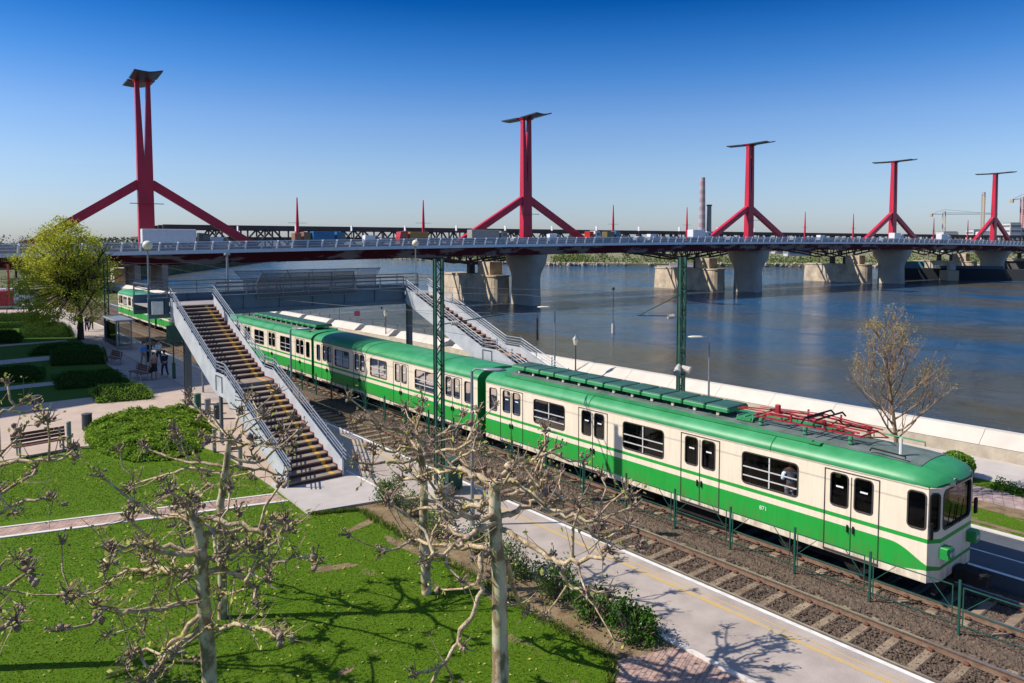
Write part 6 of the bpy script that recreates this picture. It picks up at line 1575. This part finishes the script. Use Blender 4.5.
def crane(x,y,h,j0,j1,m_,label,az=(1,0),slope=0):
    rt = root('tower_crane', (x,y,0), label, 'crane', 'construction cranes on the horizon'); a = Vector((az[0],az[1],0)).normalized()
    t_ = MB(); w_ = 1.1
    for sx_,sy_ in ((-1,-1),(1,-1),(1,1),(-1,1)): t_.beam((x+sx_*w_,y+sy_*w_,-2),(x+sx_*w_,y+sy_*w_,h),.5)
    z = 0
    while z < h: t_.beam((x-w_,y-w_,z),(x+w_,y-w_,z+2.2),.3); t_.beam((x-w_,y+w_,z+2.2),(x-w_,y-w_,z),.3); z += 2.2
    t_.build('tower', m_, rt)
    if j1:
        t_ = MB(); O = Vector((x,y,h)); t_.beam(O-a*j0,O+a*j1+Vector((0,0,slope)),.6); t_.beam(O+Vector((0,0,5)),O+a*j1+Vector((0,0,slope)),.25); t_.beam(O+Vector((0,0,1.6)),O+a*j1*.95+Vector((0,0,1.2+slope)),.3); t_.beam(O+Vector((0,0,5)),O-a*j0,.3); t_.build('jib', m_, rt)
    t_ = MB(); t_.cbox((x,y,h+1.5),(2.6,2.6,3),.2); t_.build('operator_cab', pw, rt)
    if j0: t_ = MB(); t_.cbox(Vector((x,y,h-1))-a*j0,(3,3,3.5),.2); t_.build('counterweight', cro, rt)
crane(867,325,40,14,58,crm,'pale cream tower crane with long jib left of the fifth pylon',(.775,-.632))
crane(789,262,54,0,0,cro,'orange tower crane mast directly left of the fifth pylon')
crane(822,240,50,10,60,crr,'red tower crane with rising jib right of the fifth pylon',(.775,-.632),7)
bw = haze_c('block_white',(.52,.50,.48)); bwin = haze_c('block_window',(.14,.16,.20))
def block(px_, py_, w_, d_, h, label, m_=None, a=-.68):
    rt = root('tower_block', (0,0,0), label, 'apartment block', 'pale blocks on the horizon'); m = MB(); m.box((0,0,h/2),(w_,d_,h)); m.build('wall', m_ or bw, rt)
    m = MB(); m.box((0,0,h+.4),(w_*.9,d_*.9,.79)); m.build('roof', haze_c('grey',(.22,.23,.26)), rt)
    for f in range(int(h/4)):
        m = MB(); m.box((0,-d_/2-.06,2.5+f*4),(w_*.85,.1,1.4)); m.build('window_row', bwin, rt)
        m = MB(); m.box((-w_/2-.06,0,2.5+f*4),(.1,d_*.85,1.4)); m.build('window_row', bwin, rt)
    rt.location = (px_,py_,0); rt.rotation_euler.z = a; return rt
block(761,282,14,12,19,'small pale block between the fourth and fifth pylon'); block(784,266,11,12,21,'pale slab left of the fifth pylon, with window bands'); block(775,256,9,10,19,'white block hugging the left strut of the fifth pylon',haze_c('white',(.62,.60,.58)))
block(690,208,9,10,24.5,'tallest pale tower block at the right edge'); block(700,203,9,9,20,'lower pale block in front of the tallest one at the right edge'); block(850,300,30,12,16,'long low pale building just right of the fourth pylon')
block(560,330,20,10,9,'low white house on the far bank seen under the second span'); block(470,268,16,8,6,'small pale boathouse on the far bank under the third span')
# barge and quay at the right
bg_ = root('river_barge', (385,140,WZ), 'long dark cargo barge moored under the far right spans', 'barge')
hull = haze_c('hull',(.035,.04,.045)); m = MB(); m.prism([(370,163),(374,150),(392,120),(400,85),(409,88),(402,124),(384,158),(376,166)],WZ-.5,WZ+5.2); m.build('hull', hull, bg_)
m = MB(); m.prism([(375,160),(379,150),(383,152),(379,161)],WZ+5.21,WZ+8.4); m.build('wheelhouse', haze_c('teal',(.08,.20,.24)), bg_)
m = MB(); m.prism([(384,147),(396,122),(400,124),(388,149)],WZ+5.21,WZ+6.5); m.build('hatch_cover', haze_c('teal2',(.10,.13,.15)), bg_)
q_ = root('mooring_block', (380,136,WZ), 'sunlit beige concrete mooring block in front of the barge', 'mooring block'); m = MB(); m.box((378,139,WZ+1.8),(5,9,5.6),-.75); m.build('block', haze_c('beige',(.55,.42,.28)), q_); m = MB(); m.box((378.5,138,WZ+6.2),(2.5,3,3),-.75); m.build('cap', bw, q_)
qq = root('stone_quay', (480,60,WZ), 'dark stone quay wall closing the view under the bridge at the right edge', 'quay wall'); m = MB(); m.prism([(470,150),(560,150),(560,20),(470,20)],WZ-.5,WZ+7.5); m.build('wall', haze_c('quay',(.10,.10,.10)), qq); m = MB(); m.prism([(469,150),(475,150),(475,20),(469,20)],WZ+7.51,WZ+8.2); m.build('coping', haze_c('beige2',(.4,.36,.3)), qq)
# pontoon on the far bank
pn = root('landing_pontoon', (440,262,WZ), 'low pale landing pontoon on the far shore left of the third pier', 'pontoon'); m = MB(); m.box((415,322,WZ+.8),(8,34,1.6),.75); m.build('hull', bw, pn); m = MB(); m.box((417,322,WZ+2.6),(4,20,2),.75); m.build('cabin', pw, pn)

# left edge street things
t = root('delivery_van', (0,0,0), 'white van parked behind the leafy tree at the left edge', 'van')
m = MB(); prof = [(-2.6,.4),(2.6,.4),(2.6,1.1),(1.9,1.3),(1.3,2.3),(-2.6,2.3)]; n = 6
m.add([(x,-.95,z) for x,z in prof]+[(x,.95,z) for x,z in prof],[tuple(range(n)),tuple(range(2*n-1,n-1,-1))]+[(i,n+i,n+(i+1)%n,(i+1)%n) for i in range(n)]); m.build('body', paint('white',(.72,.73,.75)), t)
for sg in (-1,1): g = MB(); g.add([(.5,sg*.96,1.35),(1.75,sg*.96,1.35),(1.25,sg*.96,2.1),(.5,sg*.96,2.1)],[(0,1,2,3)]); g.build('window', cglass, t)
for x in (-1.7,1.6):
    for sg in (-1,1): w_ = MB(); w_.tube([(x,sg*.75,.36),(x,sg*.96,.36)],[.36,.36],12); w_.build('wheel', tyre, t)
t.location = (11.6,131,-.1); t.rotation_euler.z = .1
t = root('red_kiosk', (9.3,122,0), 'dark red stand with a red pole at the left edge', 'stand'); m = MB(); m.cbox((9.7,122,1.2),(2.2,2,2.4),.1); m.build('body', mat('dark_red',(.28,.02,.03),.5,.2,2), t); m = MB(); m.tube([(10.3,121,0),(10.3,121,6)],.14,6); m.build('pole', mat('dark_red2',(.42,.05,.05),.5,.2,2), t)
hd = root('guard_rail', (5,112,0), 'pale guard rail along the road behind the trees', 'guard rail'); m = MB(); m.bx(-8,13,112.0,112.08,.7,.95); m.build('rail', bw, hd)
for i in range(8): m = MB(); m.bx(-7+i*2.7,-6.9+i*2.7,112.1,112.2,-.1,.9); m.build('post', lampg, hd)
# unseen building added left of the frame to cast the park's shade
bd = root('shade_building', (-22,72,0), 'pale unseen building added outside the left edge to shade the park', 'building')
h_ = 24.0; kx, ky = -SH.x*h_/math.tan(SUN_EL), -SH.y*h_/math.tan(SUN_EL)
A_ = Vector((-9+kx,42.6+ky)); B_ = Vector((18.5+kx,48.4+ky)); dv = (B_-A_).normalized(); nv_ = Vector((-dv.y,dv.x))
B2 = B_+nv_*31; A2 = A_+nv_*31
m = MB(); m.prism([tuple(A_),tuple(B_),tuple(B2),tuple(A2)],-.5,h_); m.build('wall', mat('shade_building_wall',(.55,.50,.44),.85,.08,.5), bd)
m = MB(); m.prism([tuple(A_-dv*.4-nv_*.0),tuple(B_),tuple(B2+nv_*.3),tuple(A2)],h_+.001,h_+.2); m.build('roof', mat('shade_building_roof',(.15,.15,.15),.9,.1,1), bd)
for f in range(7):
    for i in range(8):
        c_ = A_.lerp(B_,(i+.5)/8)-nv_*.03; m = MB(); m.box((c_.x,c_.y,2+f*3.2),(1.7,.06,1.6),math.atan2(dv.y,dv.x)); m.build('window', cglass, bd)
        c_ = B_.lerp(B2,(i+.5)/8)+dv*.03
        m = MB(); m.box((c_.x,c_.y,2+f*3.2),(.06,1.7,1.6),math.atan2(dv.y,dv.x)); m.build('window', cglass, bd)
print('BUILDING', A_, B_, A2, B2)
